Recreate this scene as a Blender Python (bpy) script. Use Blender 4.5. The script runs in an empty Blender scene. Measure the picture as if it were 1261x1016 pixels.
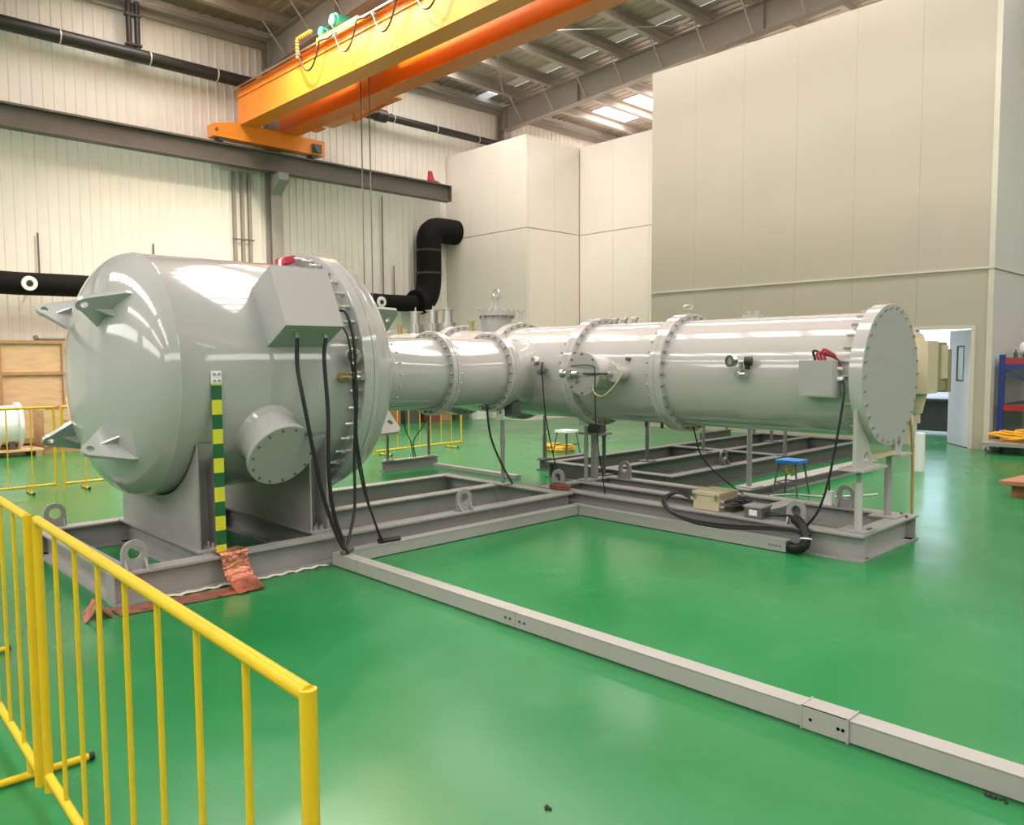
import bpy, math, random
from mathutils import Vector, Matrix
random.seed(7)
PI = math.pi
sc = bpy.context.scene
COL = sc.collection

# ------------------------------------------------------------------ camera
cam_d = bpy.data.cameras.new('camera')
cam = bpy.data.objects.new('camera', cam_d)
COL.objects.link(cam)
sc.camera = cam
cam_d.sensor_fit = 'HORIZONTAL'
cam_d.sensor_width = 36.0
cam_d.lens = 36.0 * 978.6 / 1261.0
cam_d.clip_end = 200
YAW, PITCH, ROLL = 0.805866, 0.068788, -0.0062567
_f = Vector((-math.sin(YAW) * math.cos(PITCH), math.cos(YAW) * math.cos(PITCH), -math.sin(PITCH)))
_r = Vector((math.cos(YAW), math.sin(YAW), 0))
_u = _r.cross(_f)
_r2 = _r * math.cos(ROLL) + _u * math.sin(ROLL)
_u2 = _u * math.cos(ROLL) - _r * math.sin(ROLL)
cam.matrix_world = Matrix(((_r2.x, _u2.x, -_f.x, 0), (_r2.y, _u2.y, -_f.y, 0), (_r2.z, _u2.z, -_f.z, 1.6), (0, 0, 0, 1)))

# ------------------------------------------------------------------ world, exposure
w = bpy.data.worlds.new('world')
sc.world = w
w.use_nodes = True
w.node_tree.nodes['Background'].inputs[0].default_value = (0.80, 0.90, 1.0, 1)
w.node_tree.nodes['Background'].inputs[1].default_value = 1.2
sc.view_settings.view_transform = 'Standard'
sc.view_settings.look = 'None'
sc.view_settings.exposure = 0.24
sc.view_settings.gamma = 1.0
sc.view_settings.use_curve_mapping = False

# strengths of the daylight: roof lights in every bay, fill from added window bands behind the camera
SKY_E = 10.5
STRIP_E = .10  # glow of the roof patches shown as lit
FILL_E = 130.0
ROOM_E = 250.0
LAMP_E = 70.0

def area(name, loc, rot, sx, sy, e, col):
    d = bpy.data.lights.new(name, 'AREA')
    d.shape = 'RECTANGLE'
    d.size, d.size_y, d.energy, d.color = sx, sy, e, col
    o = bpy.data.objects.new(name, d)
    COL.objects.link(o)
    o.location = loc
    o.rotation_euler = rot
    return o
# added fill light at the unseen window bands (bands themselves are built further down)
area('window_fill_light', (-11.0, -9.75, 6.3), (PI / 2, 0, 0), 10.0, 1.7, FILL_E, (1, .95, .91))
area('window_fill_light', (1.0, -9.75, 6.3), (PI / 2, 0, 0), 10.0, 1.7, FILL_E, (1, .95, .91))
area('window_fill_light', (9.75, -3.0, 6.3), (PI / 2, 0, PI / 2), 10.0, 1.7, FILL_E * .5, (1, .95, .91))
area('window_fill_light', (9.75, 9.0, 6.3), (PI / 2, 0, PI / 2), 10.0, 1.7, FILL_E * .5, (1, .95, .91))
# added bluish fill for the side room's daylight, set under its ceiling
area('room_fill_light', (-6.6, 18.0, 2.95), (0, 0, 0), 3.0, 3.0, ROOM_E, (.80, .82, 1.0))

# ------------------------------------------------------------------ materials
def mat(name, col, rough=.5, metal=0., var=.06, scale=6., bump=0., bscale=40., coat=0., emit=None, estr=0., spec=.5, rvar=0.):
    m = bpy.data.materials.new(name)
    m.use_nodes = True
    nt = m.node_tree
    b = nt.nodes['Principled BSDF']
    b.inputs['Roughness'].default_value = rough
    b.inputs['Metallic'].default_value = metal
    b.inputs['Coat Weight'].default_value = coat
    b.inputs['Specular IOR Level'].default_value = spec
    b.inputs['Base Color'].default_value = (*col, 1)
    if emit:
        b.inputs['Emission Color'].default_value = (*emit, 1)
        b.inputs['Emission Strength'].default_value = estr
    tc = nt.nodes.new('ShaderNodeTexCoord')
    if var > 0 or rvar > 0:
        n = nt.nodes.new('ShaderNodeTexNoise')
        n.inputs['Scale'].default_value = scale
        n.inputs['Detail'].default_value = 4
        nt.links.new(tc.outputs['Object'], n.inputs['Vector'])
    if var > 0:
        r = nt.nodes.new('ShaderNodeValToRGB')
        r.color_ramp.elements[0].position = .3
        r.color_ramp.elements[1].position = .7
        r.color_ramp.elements[0].color = (*[c * (1 - var) for c in col], 1)
        r.color_ramp.elements[1].color = (*[min(1, c * (1 + var)) for c in col], 1)
        nt.links.new(n.outputs['Fac'], r.inputs['Fac'])
        nt.links.new(r.outputs['Color'], b.inputs['Base Color'])
    if rvar > 0:
        mr = nt.nodes.new('ShaderNodeMapRange')
        mr.inputs['From Min'].default_value = .3
        mr.inputs['From Max'].default_value = .7
        mr.inputs['To Min'].default_value = max(.02, rough - rvar)
        mr.inputs['To Max'].default_value = rough + rvar
        nt.links.new(n.outputs['Fac'], mr.inputs['Value'])
        nt.links.new(mr.outputs['Result'], b.inputs['Roughness'])
    if bump > 0:
        n2 = nt.nodes.new('ShaderNodeTexNoise')
        n2.inputs['Scale'].default_value = bscale
        n2.inputs['Detail'].default_value = 3
        bp = nt.nodes.new('ShaderNodeBump')
        bp.inputs['Strength'].default_value = bump
        bp.inputs['Distance'].default_value = .02
        nt.links.new(tc.outputs['Object'], n2.inputs['Vector'])
        nt.links.new(n2.outputs['Fac'], bp.inputs['Height'])
        nt.links.new(bp.outputs['Normal'], b.inputs['Normal'])
    return m

def floor_mat():
    m = bpy.data.materials.new('green_epoxy')
    m.use_nodes = True
    nt = m.node_tree
    b = nt.nodes['Principled BSDF']
    tc = nt.nodes.new('ShaderNodeTexCoord')
    n = nt.nodes.new('ShaderNodeTexNoise')
    n.inputs['Scale'].default_value = .55
    n.inputs['Detail'].default_value = 3
    n.inputs['Roughness'].default_value = .6
    nt.links.new(tc.outputs['Object'], n.inputs['Vector'])
    r = nt.nodes.new('ShaderNodeValToRGB')
    r.color_ramp.elements[0].position = .32
    r.color_ramp.elements[1].position = .68
    r.color_ramp.elements[0].color = (.0135, .168, .043, 1)
    r.color_ramp.elements[1].color = (.0225, .207, .063, 1)
    nt.links.new(n.outputs['Fac'], r.inputs['Fac'])
    # small pale scuffs with a shape of their own
    n3 = nt.nodes.new('ShaderNodeTexNoise')
    n3.inputs['Scale'].default_value = 2.6
    n3.inputs['Detail'].default_value = 1
    n3.inputs['Distortion'].default_value = 0
    nt.links.new(tc.outputs['Object'], n3.inputs['Vector'])
    r3 = nt.nodes.new('ShaderNodeValToRGB')
    r3.color_ramp.elements[0].position = .58
    r3.color_ramp.elements[1].position = .92
    r3.color_ramp.elements[0].color = (0, 0, 0, 1)
    r3.color_ramp.elements[1].color = (.12, .12, .12, 1)
    nt.links.new(n3.outputs['Fac'], r3.inputs['Fac'])
    mx = nt.nodes.new('ShaderNodeMixRGB')
    mx.inputs[2].default_value = (.16, .36, .20, 1)
    nt.links.new(r3.outputs['Color'], mx.inputs[0])
    nt.links.new(r.outputs['Color'], mx.inputs[1])
    nt.links.new(mx.outputs[0], b.inputs['Base Color'])
    mr = nt.nodes.new('ShaderNodeMapRange')
    mr.inputs['From Min'].default_value = .3
    mr.inputs['From Max'].default_value = .7
    mr.inputs['To Min'].default_value = .17
    mr.inputs['To Max'].default_value = .30
    nt.links.new(n.outputs['Fac'], mr.inputs['Value'])
    nt.links.new(mr.outputs['Result'], b.inputs['Roughness'])
    n2 = nt.nodes.new('ShaderNodeTexNoise')
    n2.inputs['Scale'].default_value = 1.4
    n2.inputs['Detail'].default_value = 2
    nt.links.new(tc.outputs['Object'], n2.inputs['Vector'])
    bp = nt.nodes.new('ShaderNodeBump')
    bp.inputs['Strength'].default_value = .10
    bp.inputs['Distance'].default_value = .03
    nt.links.new(n2.outputs['Fac'], bp.inputs['Height'])
    nt.links.new(bp.outputs['Normal'], b.inputs['Normal'])
    b.inputs['Specular IOR Level'].default_value = .38
    return m

def ply_mat():
    m = mat('plywood', (.62, .42, .24), .7, var=.12, scale=3.)
    nt = m.node_tree
    for nd in nt.nodes:
        if nd.type == 'TEX_NOISE':
            mp = nt.nodes.new('ShaderNodeMapping')
            mp.inputs['Scale'].default_value = (1, 1, 6)
            tc = [x for x in nt.nodes if x.type == 'TEX_COORD'][0]
            nt.links.new(tc.outputs['Object'], mp.inputs['Vector'])
            nt.links.new(mp.outputs['Vector'], nd.inputs['Vector'])
    return m

M = dict(
    floor=floor_mat(),
    wall=mat('cream_sheet_wall', (.82, .765, .69), .45, var=.03, scale=1.5),
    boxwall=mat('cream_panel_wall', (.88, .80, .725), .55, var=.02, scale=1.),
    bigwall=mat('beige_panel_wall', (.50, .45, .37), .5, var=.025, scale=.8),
    sidewall=mat('daylit_panel_wall', (.62, .595, .57), .5, var=.02, scale=.8),  # side of the beige block; daylight on it put into a paler colour
    trim=mat('pale_trim', (.66, .62, .53), .45, var=.03),
    roof=mat('roof_sheet', (.36, .31, .26), .45, metal=0., var=.12, scale=2.),
    purlin=mat('galvanised_purlin', (.40, .35, .30), .5, var=.06),
    rafter=mat('grey_painted_steel', (.30, .265, .23), .5, var=.05),
    rail=mat('dark_grey_steel', (.125, .107, .092), .5, var=.1, scale=4),
    skylight=mat('translucent_roof_panel', (.9, .9, .9), .4, var=0, emit=(1, .945, .90), estr=SKY_E),
    litstrip=mat('lit_roof_strip', (.42, .38, .33), .4, var=0, emit=(1, .86, .72), estr=STRIP_E),  # weak glow painted in for light falling on the roof beside the rafter
    pane=mat('window_pane', (.9, .9, .9), .2, var=0, emit=(1, .97, .93), estr=3.),  # glow of the added window bands, out of view
    roompane=mat('room_window_pane', (.8, .9, 1), .2, var=0, emit=(.66, .82, 1), estr=.9),
    winframe=mat('white_window_frame', (.75, .75, .74), .4, var=.02),
    tank=mat('tank_paint', (.415, .415, .405), .09, var=.012, scale=1.2, coat=.35, bump=.02, bscale=2.5),
    arm=mat('vessel_paint', (.45, .425, .41), .09, var=.012, scale=1.2, coat=.35, bump=.015, bscale=2.5),
    cover=mat('cover_paint', (.37, .36, .35), .4, var=.015),
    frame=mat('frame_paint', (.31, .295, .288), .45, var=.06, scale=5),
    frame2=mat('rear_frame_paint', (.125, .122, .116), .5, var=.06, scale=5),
    tray=mat('cable_tray_paint', (.36, .345, .325), .38, var=.03, scale=3),
    steel=mat('bright_steel', (.62, .61, .58), .28, metal=1., var=.05),
    bolt=mat('zinc_bolt', (.42, .41, .39), .35, metal=.9, var=.05),
    dark=mat('dark_steel', (.10, .10, .095), .5, var=.1),
    brass=mat('brass', (.55, .40, .16), .35, metal=.9, var=.05),
    orange=mat('crane_orange', (.92, .28, .03), .34, var=.03, scale=2.),
    orange_shaded=mat('crane_orange_shaded', (.85, .19, .015), .4, var=.03, scale=2.),  # same crane orange, with the second girder's shade put into the colour
    red=mat('red_paint', (.55, .02, .05), .4, var=.05),
    yellow=mat('fence_yellow', (.72, .475, .012), .33, var=.05, scale=8),
    tapey=mat('yellow_tape', (.62, .60, .03), .4, var=.03),
    tapeg=mat('green_tape', (.012, .11, .035), .4, var=.03),
    copper=mat('copper_sheet', (.62, .24, .15), .32, metal=.75, var=.25, scale=14, bump=.7, bscale=30, rvar=.08),
    black=mat('black_rubber', (.012, .012, .012), .45, var=.1),
    blackduct=mat('black_duct_cloth', (.006, .005, .0042), .8, spec=.2, var=.2, bump=.35, bscale=5),
    pipe=mat('charcoal_pipe', (.026, .022, .019), .42, var=.1),
    white=mat('white_plastic', (.80, .80, .78), .4, var=.02),
    ply=ply_mat(),
    wood=mat('timber', (.42, .24, .12), .7, var=.15, scale=9),
    card=mat('cardboard', (.36, .155, .075), .75, var=.1),
    blue=mat('blue_paint', (.015, .04, .26), .4, var=.05),
    stoolblue=mat('stool_blue', (.03, .20, .55), .4, var=.05),
    rackred=mat('rack_red', (.45, .025, .025), .4, var=.05),
    hose=mat('yellow_hose', (.88, .46, .02), .45, var=.08),
    beige=mat('beige_paint', (.55, .46, .31), .45, var=.05),
    olive=mat('olive_paint', (.26, .22, .13), .5, var=.06),
    hosebrown=mat('brown_hose', (.42, .27, .08), .5, var=.1),
    green=mat('motor_green', (.03, .30, .24), .45, var=.08),
    doorpaint=mat('pale_door', (.72, .72, .80), .4, var=.02),
    glass=mat('door_glass', (.72, .84, .95), .08, var=0),
    yg=mat('yellow_green_wire', (.40, .38, .14), .45, var=.1),
    coilred=mat('faded_red', (.22, .07, .05), .6, var=.15),
    redwire=mat('red_wire', (.45, .03, .05), .45, var=.05),
    concrete=mat('outer_wall', (.20, .19, .175), .6, var=.05),
    dirt=mat('dark_grit', (.03, .025, .02), .8, var=.2),
)

# ------------------------------------------------------------------ mesh builder (world coordinates)
class MB:
    def __init__(s): s.v, s.f = [], []
    def add(s, vs, fs):
        o = len(s.v); s.v += [Vector(v) for v in vs]; s.f += [[i + o for i in f] for f in fs]; return s
    def box(s, x0, x1, y0, y1, z0, z1):
        return s.add([(x0, y0, z0), (x1, y0, z0), (x1, y1, z0), (x0, y1, z0), (x0, y0, z1), (x1, y0, z1), (x1, y1, z1), (x0, y1, z1)],
                     [(0, 3, 2, 1), (4, 5, 6, 7), (0, 1, 5, 4), (1, 2, 6, 5), (2, 3, 7, 6), (3, 0, 4, 7)])
    def obox(s, c, a, b, d):
        c, a, b, d = map(Vector, (c, a, b, d))
        vs = [c - a - b - d, c + a - b - d, c + a + b - d, c - a + b - d, c - a - b + d, c + a - b + d, c + a + b + d, c - a + b + d]
        return s.add(vs, [(0, 3, 2, 1), (4, 5, 6, 7), (0, 1, 5, 4), (1, 2, 6, 5), (2, 3, 7, 6), (3, 0, 4, 7)])
    def bar(s, p, q, wd, th=None):
        p, q = Vector(p), Vector(q); th = th or wd
        d = (q - p).normalized()
        up = Vector((0, 0, 1)) if abs(d.z) < .95 else Vector((0, 1, 0))
        a = d.cross(up).normalized(); b = a.cross(d)
        return s.obox((p + q) / 2, (q - p) / 2, a * wd / 2, b * th / 2)
    def cyl(s, p, q, r, r2=None, n=20, caps=True):
        p, q = Vector(p), Vector(q); r2 = r if r2 is None else r2
        return s.lathe(p, (q - p).normalized(), ([(0, 0)] if caps else []) + [(0, r), ((q - p).length, r2)] + ([((q - p).length, 0)] if caps else []), n)
    def lathe(s, o, ax, prof, n=48):
        o, ax = Vector(o), Vector(ax).normalized()
        ref = Vector((0, 0, 1)) if abs(ax.z) < .9 else Vector((1, 0, 0))
        a = ax.cross(ref).normalized(); b = ax.cross(a).normalized()
        rings = []; vs = []; fs = []
        for t, r in prof:
            if r < 1e-6:
                rings.append([len(vs)]); vs.append(o + ax * t)
            else:
                rings.append(list(range(len(vs), len(vs) + n)))
                vs += [o + ax * t + (a * math.cos(2 * PI * i / n) + b * math.sin(2 * PI * i / n)) * r for i in range(n)]
        for A, B in zip(rings, rings[1:]):
            if len(A) == 1 and len(B) == 1: continue
            for i in range(n):
                j = (i + 1) % n
                if len(A) == 1: fs.append((A[0], B[j], B[i]))
                elif len(B) == 1: fs.append((A[i], A[j], B[0]))
                else: fs.append((A[i], A[j], B[j], B[i]))
        return s.add(vs, fs)
    def tube(s, pts, r, n=8, closed=False):
        pts = [Vector(p) for p in pts]
        d0 = (pts[1] - pts[0]).normalized()
        ref = Vector((0, 0, 1)) if abs(d0.z) < .9 else Vector((1, 0, 0))
        a = d0.cross(ref).normalized()
        vs = []; fs = []
        for k, p in enumerate(pts):
            d = (pts[min(k + 1, len(pts) - 1)] - pts[max(k - 1, 0)]).normalized()
            a = (a - d * a.dot(d)).normalized(); b = d.cross(a)
            vs += [p + (a * math.cos(2 * PI * i / n) + b * math.sin(2 * PI * i / n)) * r for i in range(n)]
        for k in range(len(pts) - 1):
            for i in range(n):
                j = (i + 1) % n
                fs.append((k * n + i, k * n + j, k * n + n + j, k * n + n + i))
        fs.append(tuple(range(n))[::-1]); fs.append(tuple(range(len(vs) - n, len(vs))))
        return s.add(vs, fs)
    def prism(s, poly, vec):
        poly = [Vector(p) for p in poly]; vec = Vector(vec); n = len(poly)
        return s.add(poly + [p + vec for p in poly], [tuple(range(n))[::-1], tuple(range(n, 2 * n))] + [(i, (i + 1) % n, n + (i + 1) % n, n + i) for i in range(n)])
    def plate(s, poly, hc, hr, o, u, v, th, n=16):
        """flat plate: 2-D outline seen from the hole centre, with a round hole, in the plane o + x*u + y*v"""
        o, u, v = Vector(o), Vector(u), Vector(v); nn = u.cross(v).normalized() * th / 2
        angs = sorted([2 * PI * i / n for i in range(n)] + [math.atan2(p[1] - hc[1], p[0] - hc[0]) % (2 * PI) for p in poly])
        out = []; inn = []
        for a in angs:
            dx, dy = math.cos(a), math.sin(a); best = None
            for (x1, y1), (x2, y2) in zip(poly, poly[1:] + poly[:1]):
                ex, ey = x2 - x1, y2 - y1; den = dx * ey - dy * ex
                if abs(den) < 1e-12: continue
                t = ((x1 - hc[0]) * ey - (y1 - hc[1]) * ex) / den
                q = ((x1 - hc[0]) * dy - (y1 - hc[1]) * dx) / den
                if t > 0 and -1e-6 <= q <= 1 + 1e-6 and (best is None or t < best): best = t
            best = best or hr * 1.5
            out.append((hc[0] + dx * best, hc[1] + dy * best)); inn.append((hc[0] + dx * hr, hc[1] + dy * hr))
        m = len(out); P = lambda q, k: o + u * q[0] + v * q[1] + nn * k
        vs = [P(q, 1) for q in out] + [P(q, 1) for q in inn] + [P(q, -1) for q in out] + [P(q, -1) for q in inn]
        fs = []
        for i in range(m):
            j = (i + 1) % m
            fs += [(i, j, m + j, m + i), (2 * m + j, 2 * m + i, 3 * m + i, 3 * m + j), (j, i, 2 * m + i, 2 * m + j), (m + i, m + j, 3 * m + j, 3 * m + i)]
        return s.add(vs, fs)
    def ibeam(s, ax, a0, a1, c, z0, h=.21, wd=.15, tf=.016, tw=.012):
        hw = wd / 2; t = tw / 2; z1 = z0 + h
        sec = [(-hw, z0), (hw, z0), (hw, z0 + tf), (t, z0 + tf), (t, z1 - tf), (hw, z1 - tf), (hw, z1), (-hw, z1), (-hw, z1 - tf), (-t, z1 - tf), (-t, z0 + tf), (-hw, z0 + tf)]
        if ax == 'y': return s.prism([(c + x, a0, z) for x, z in sec], (0, a1 - a0, 0))
        if ax == 'x': return s.prism([(a0, c + x, z) for x, z in sec], (a1 - a0, 0, 0))

def wloc(o):
    p = Vector((0, 0, 0))
    while o is not None: p = p + o.location; o = o.parent
    return p

def build(name, mb, m, parent=None, label=None, smooth=False, kind=None, loc=None):
    me = bpy.data.meshes.new(name)
    org = wloc(parent) if parent else Vector(loc or (0, 0, 0))
    me.from_pydata([tuple(v - org) for v in mb.v], [], mb.f)
    import bmesh
    bm = bmesh.new(); bm.from_mesh(me); bmesh.ops.recalc_face_normals(bm, faces=bm.faces); bm.to_mesh(me); bm.free()
    if smooth:
        me.shade_smooth(); me.set_sharp_from_angle(angle=math.radians(32))
    me.materials.append(M[m] if isinstance(m, str) else m)
    o = bpy.data.objects.new(name, me)
    COL.objects.link(o)
    if parent: o.parent = parent
    else: o.location = org
    if label: o['label'] = label
    if kind: o['kind'] = kind
    return o

def clone(src, name, parent, loc, rot=None):
    o = bpy.data.objects.new(name, src.data)
    COL.objects.link(o); o.parent = parent; o.location = loc
    if rot is not None: o.rotation_euler = rot
    return o

def tag(o, label, cat, group=None):
    o['label'] = label; o['category'] = cat
    if group: o['group'] = group
    return o

def thing(name, label, cat, loc, group=None):
    o = bpy.data.objects.new(name, None)
    COL.objects.link(o); o.location = loc; o.empty_display_size = .2
    return tag(o, label, cat, group)

def single(name, mb, m, label, cat, loc, group=None, smooth=False):
    return tag(build(name, mb, m, None, smooth=smooth, loc=loc), label, cat, group)

def struct(name, mb, m, smooth=False, loc=None):
    return build(name, mb, m, None, smooth=smooth, kind='structure', loc=loc)

def spline(pts, k=8):
    pts = [Vector(p) for p in pts]; P = [pts[0] * 2 - pts[1]] + pts + [pts[-1] * 2 - pts[-2]]; out = []
    for i in range(1, len(P) - 2):
        a, b, c, d = P[i - 1:i + 3]
        for j in range(k):
            t = j / k
            out.append(.5 * ((2 * b) + (c - a) * t + (2 * a - 5 * b + 4 * c - d) * t * t + (3 * b - a - 3 * c + d) * t ** 3))
    return out + [pts[-1]]

def ring_pts(c, ax, R, n, ph=0.):
    c, ax = Vector(c), Vector(ax).normalized()
    a = ax.cross(Vector((0, 0, 1)) if abs(ax.z) < .9 else Vector((1, 0, 0))).normalized(); b = ax.cross(a)
    return [c + (a * math.cos(2 * PI * i / n + ph) + b * math.sin(2 * PI * i / n + ph)) * R for i in range(n)]

def bolts(parent, c, ax, R, n, r, L, name='bolt_ring', m='bolt', back=0., ph=0.):
    mb = MB(); ax = Vector(ax).normalized()
    for p in ring_pts(c, ax, R, n, ph): mb.cyl(p - ax * back, p + ax * L, r, n=6)
    return build(name, mb, m, parent, kind='stuff')

# ================================================================== THE HALL
XW = -17.5
zr = lambda X: 8.85 + .05 * (X + 17.5)          # top of the rafters / underside of purlins
struct('floor', MB().box(-18.2, 10.2, -10.2, 25, -.1, 0), 'floor')

def corrugated(y0, y1, z0, z1, x, pitch=.19):
    mb = MB(); vs = []; fs = []; y = y0; k = 0
    while y < y1:
        for dy, dx in ((0, 0), (.105, 0), (.120, .016), (.160, .016), (.175, 0)):
            vs += [(x + dx, y + dy, z0), (x + dx, y + dy, z1)]
        y += pitch
    for i in range(0, len(vs) - 2, 2): fs.append((i, i + 2, i + 3, i + 1))
    return mb.add(vs, fs)
wl = struct('wall_left', MB().box(-17.8, XW - .02, -10, 25, 0, 9.3), 'wall', loc=(XW, 0, 0))
build('wall_sheet', corrugated(-10, 14.28, 0, 8.95, XW), 'wall', wl)
build('wall_sheet', corrugated(14.3, 25, 7.2, 8.95, XW), 'wall', wl)
def eave():
    mb = MB(); mb.box(-17.48, -17.25, -10, 25, 8.80, 8.88); mb.box(-17.44, -17.40, -10, 25, 8.66, 8.80); return mb
build('eave_strut', eave(), 'rafter', wl)

# wall behind and beside the camera with unseen window bands added for fill light
wb = struct('wall_back', MB().box(-17.8, 10.2, -10.3, -10.0, 0, 10.6), 'concrete')
wr = struct('wall_right', MB().box(10.0, 10.3, -10.2, 25, 0, 10.6), 'concrete')
struct('wall_far', MB().box(-17.8, 10.2, 24.8, 25.1, 0, 10.6), 'concrete')
def fill_band(n, horiz, c):
    f = MB(); p = MB()
    if horiz:
        x0, x1 = c - 5.1, c + 5.1
        f.box(x0, x1, -9.99, -9.90, 5.35, 5.45); f.box(x0, x1, -9.99, -9.90, 7.15, 7.25)
        for i in range(9): f.box(x0 + i * 1.2625, x0 + i * 1.2625 + .1, -9.99, -9.90, 5.45, 7.15)
        p.box(x0, x1, -9.98, -9.96, 5.45, 7.15)
    else:
        x0, x1 = c - 5.1, c + 5.1
        f.box(9.90, 9.99, x0, x1, 5.35, 5.45); f.box(9.90, 9.99, x0, x1, 7.15, 7.25)
        for i in range(9): f.box(9.90, 9.99, x0 + i * 1.2625, x0 + i * 1.2625 + .1, 5.45, 7.15)
        p.box(9.96, 9.98, x0, x1, 5.45, 7.15)
    o = struct('window_%d' % n, f, 'winframe'); build('window_pane', p, 'pane', o)
fill_band(1, True, -11.0); fill_band(2, True, 1.0); fill_band(3, False, -3.0); fill_band(4, False, 9.0)  # added out of view to carry the fill light

# roof: sheet with ribs running down the slope, purlins, rafters, roof lights
ridge = -.8
zroof = lambda X: zr(X if X < ridge else 2 * ridge - X) + .28
SKY = [(-9.95, -8.4), (-3.9, -2.2), (4.95, 6.8), (12.0, 13.7), (19.25, 20.9)]
SKX = ((-16.6, -1.5), (-.2, 9.6))
LIT_STRIP = (15.55, 15.95)  # glowing strip that stands in for lit patches of roof sheet
def roof():
    mb = MB(); ys = []; y = -10.
    spans = sorted(SKY + [LIT_STRIP])
    def solid(y): return not any(a - 1e-6 <= y < b - 1e-6 for a, b in spans)
    edges = [-10.2]
    for a, b in spans: edges += [a, b]
    edges.append(25.)
    for i in range(0, len(edges), 2):
        a, b = edges[i], edges[i + 1]
        n = max(2, int((b - a) / .25)); st = (b - a) / n; prof = []
        for k in range(n):
            prof += [(a + k * st, .0), (a + k * st + st * .6, .0), (a + k * st + st * .7, -.022), (a + k * st + st * .9, -.022)]
        prof.append((b, 0.))
        for X0, X1 in ((-17.9, ridge), (ridge, 10.2)):
            vs = []
            for y, dz in prof: vs += [(X0, y, zroof(X0) + dz), (X1, y, zroof(X1) + dz)]
            mb.add(vs, [(j, j + 2, j + 3, j + 1) for j in range(0, len(vs) - 2, 2)])
    for a, b in SKY:
        for X0, X1 in ((-17.9, SKX[0][0]), (SKX[0][1], ridge), (ridge, SKX[1][0]), (SKX[1][1], 10.2)):
            mb.add([(X0, a, zroof(X0)), (X1, a, zroof(X1)), (X1, b, zroof(X1)), (X0, b, zroof(X0))], [(0, 1, 2, 3)])
    return mb
ceil = struct('ceiling', roof(), 'roof')
for k, (a, b) in enumerate(SKY):
    p = MB()
    for X0, X1 in SKX:
        p.add([(X0, a, zroof(X0) + .01), (X1, a, zroof(X1) + .01), (X1, b, zroof(X1) + .01), (X0, b, zroof(X0) + .01)], [(0, 1, 2, 3)])
    struct('window_%d' % (5 + k), p, 'skylight')
p = MB().add([(-16.9, LIT_STRIP[0], zroof(-16.9) + .01), (ridge, LIT_STRIP[0], zroof(ridge) + .01), (ridge, LIT_STRIP[1], zroof(ridge) + .01), (-16.9, LIT_STRIP[1], zroof(-16.9) + .01)], [(0, 1, 2, 3)])
struct('window_10', p, 'litstrip')
def purlin(X):
    z = zr(X if X < ridge else 2 * ridge - X); h = .27
    sec = [(-.035, 0), (.035, 0), (.035, .012), (-.023, .012), (-.023, h - .012), (.035, h - .012), (.035, h), (-.035, h)]
    return MB().prism([(X + x * 2.2, -10, z + zz) for x, zz in sec], (0, 35, 0))
for i in range(22): build('purlin', purlin(-16.45 + 1.2 * i), 'purlin', ceil)
FRAMES = [-5.6, 1.7, 9.0, 16.35, 23.6]
def rafter(Y, X0, X1, fl=.24):
    mb = MB(); zb = lambda X: zr(X) - .62 + .0 * X
    def slab(h0a, h1a, h0b, h1b, wd):
        mb.add([(X0, Y - wd, h0a), (X1, Y - wd, h0b), (X1, Y + wd, h0b), (X0, Y + wd, h0a), (X0, Y - wd, h1a), (X1, Y - wd, h1b), (X1, Y + wd, h1b), (X0, Y + wd, h1a)],
               [(0, 3, 2, 1), (4, 5, 6, 7), (0, 1, 5, 4), (1, 2, 6, 5), (2, 3, 7, 6), (3, 0, 4, 7)])
    za, zc = zr(X0), zr(2 * ridge - X1) if X1 > ridge else zr(X1)
    if X0 >= ridge: za = zr(2 * ridge - X0)
    slab(za - .02, za, zc - .02, zc, fl / 2); slab(za - .64, za - .02, zc - .60, zc - .02, .008); slab(za - .66, za - .64, zc - .62, zc - .60, fl / 2)
    return mb
for Y in FRAMES:
    r = build('rafter', rafter(Y, -17.4, ridge), 'rafter', ceil)
    st = MB()
    for X in (-14.35, -9.0): st.box(X - .008, X + .008, Y - .11, Y + .11, zr(X) - .63, zr(X) - .02)
    build('stiffener', st, 'rafter', r)
    build('rafter', rafter(Y, ridge, 10.), 'rafter', ceil)
    c = MB()
    sec = [(-17.45, Y - .14), (-17.43, Y - .14), (-17.43, Y - .006), (-17.17, Y - .006), (-17.17, Y - .14), (-17.15, Y - .14), (-17.15, Y + .14), (-17.17, Y + .14), (-17.17, Y + .006), (-17.43, Y + .006), (-17.43, Y + .14), (-17.45, Y + .14)]
    c.prism([(x, y, 0) for x, y in sec], (0, 0, 8.75))
    build('column', c, 'rafter', wl)
# fly braces between rafter foot and purlins, roof bracing rods
for Y in (9.0, 16.35):
    for i in range(0, 8):
        X = -16.45 + 1.2 * i
        build('fly_brace', MB().bar((X, Y - .08, zr(X) - .60), (X, Y - .62, zr(X) + .02), .035, .02), 'purlin', ceil)
for a, b in (((-16.9, 9.3), (-10.5, 16.0)), ((-10.5, 9.3), (-16.9, 16.0)), ((-16.9, 1.9), (-10.5, 8.8))):
    build('bracing_rod', MB().tube([(a[0], a[1], zr(a[0]) - .06), (b[0], b[1], zr(b[0]) - .06)], .014, 6), 'tray', ceil)

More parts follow.
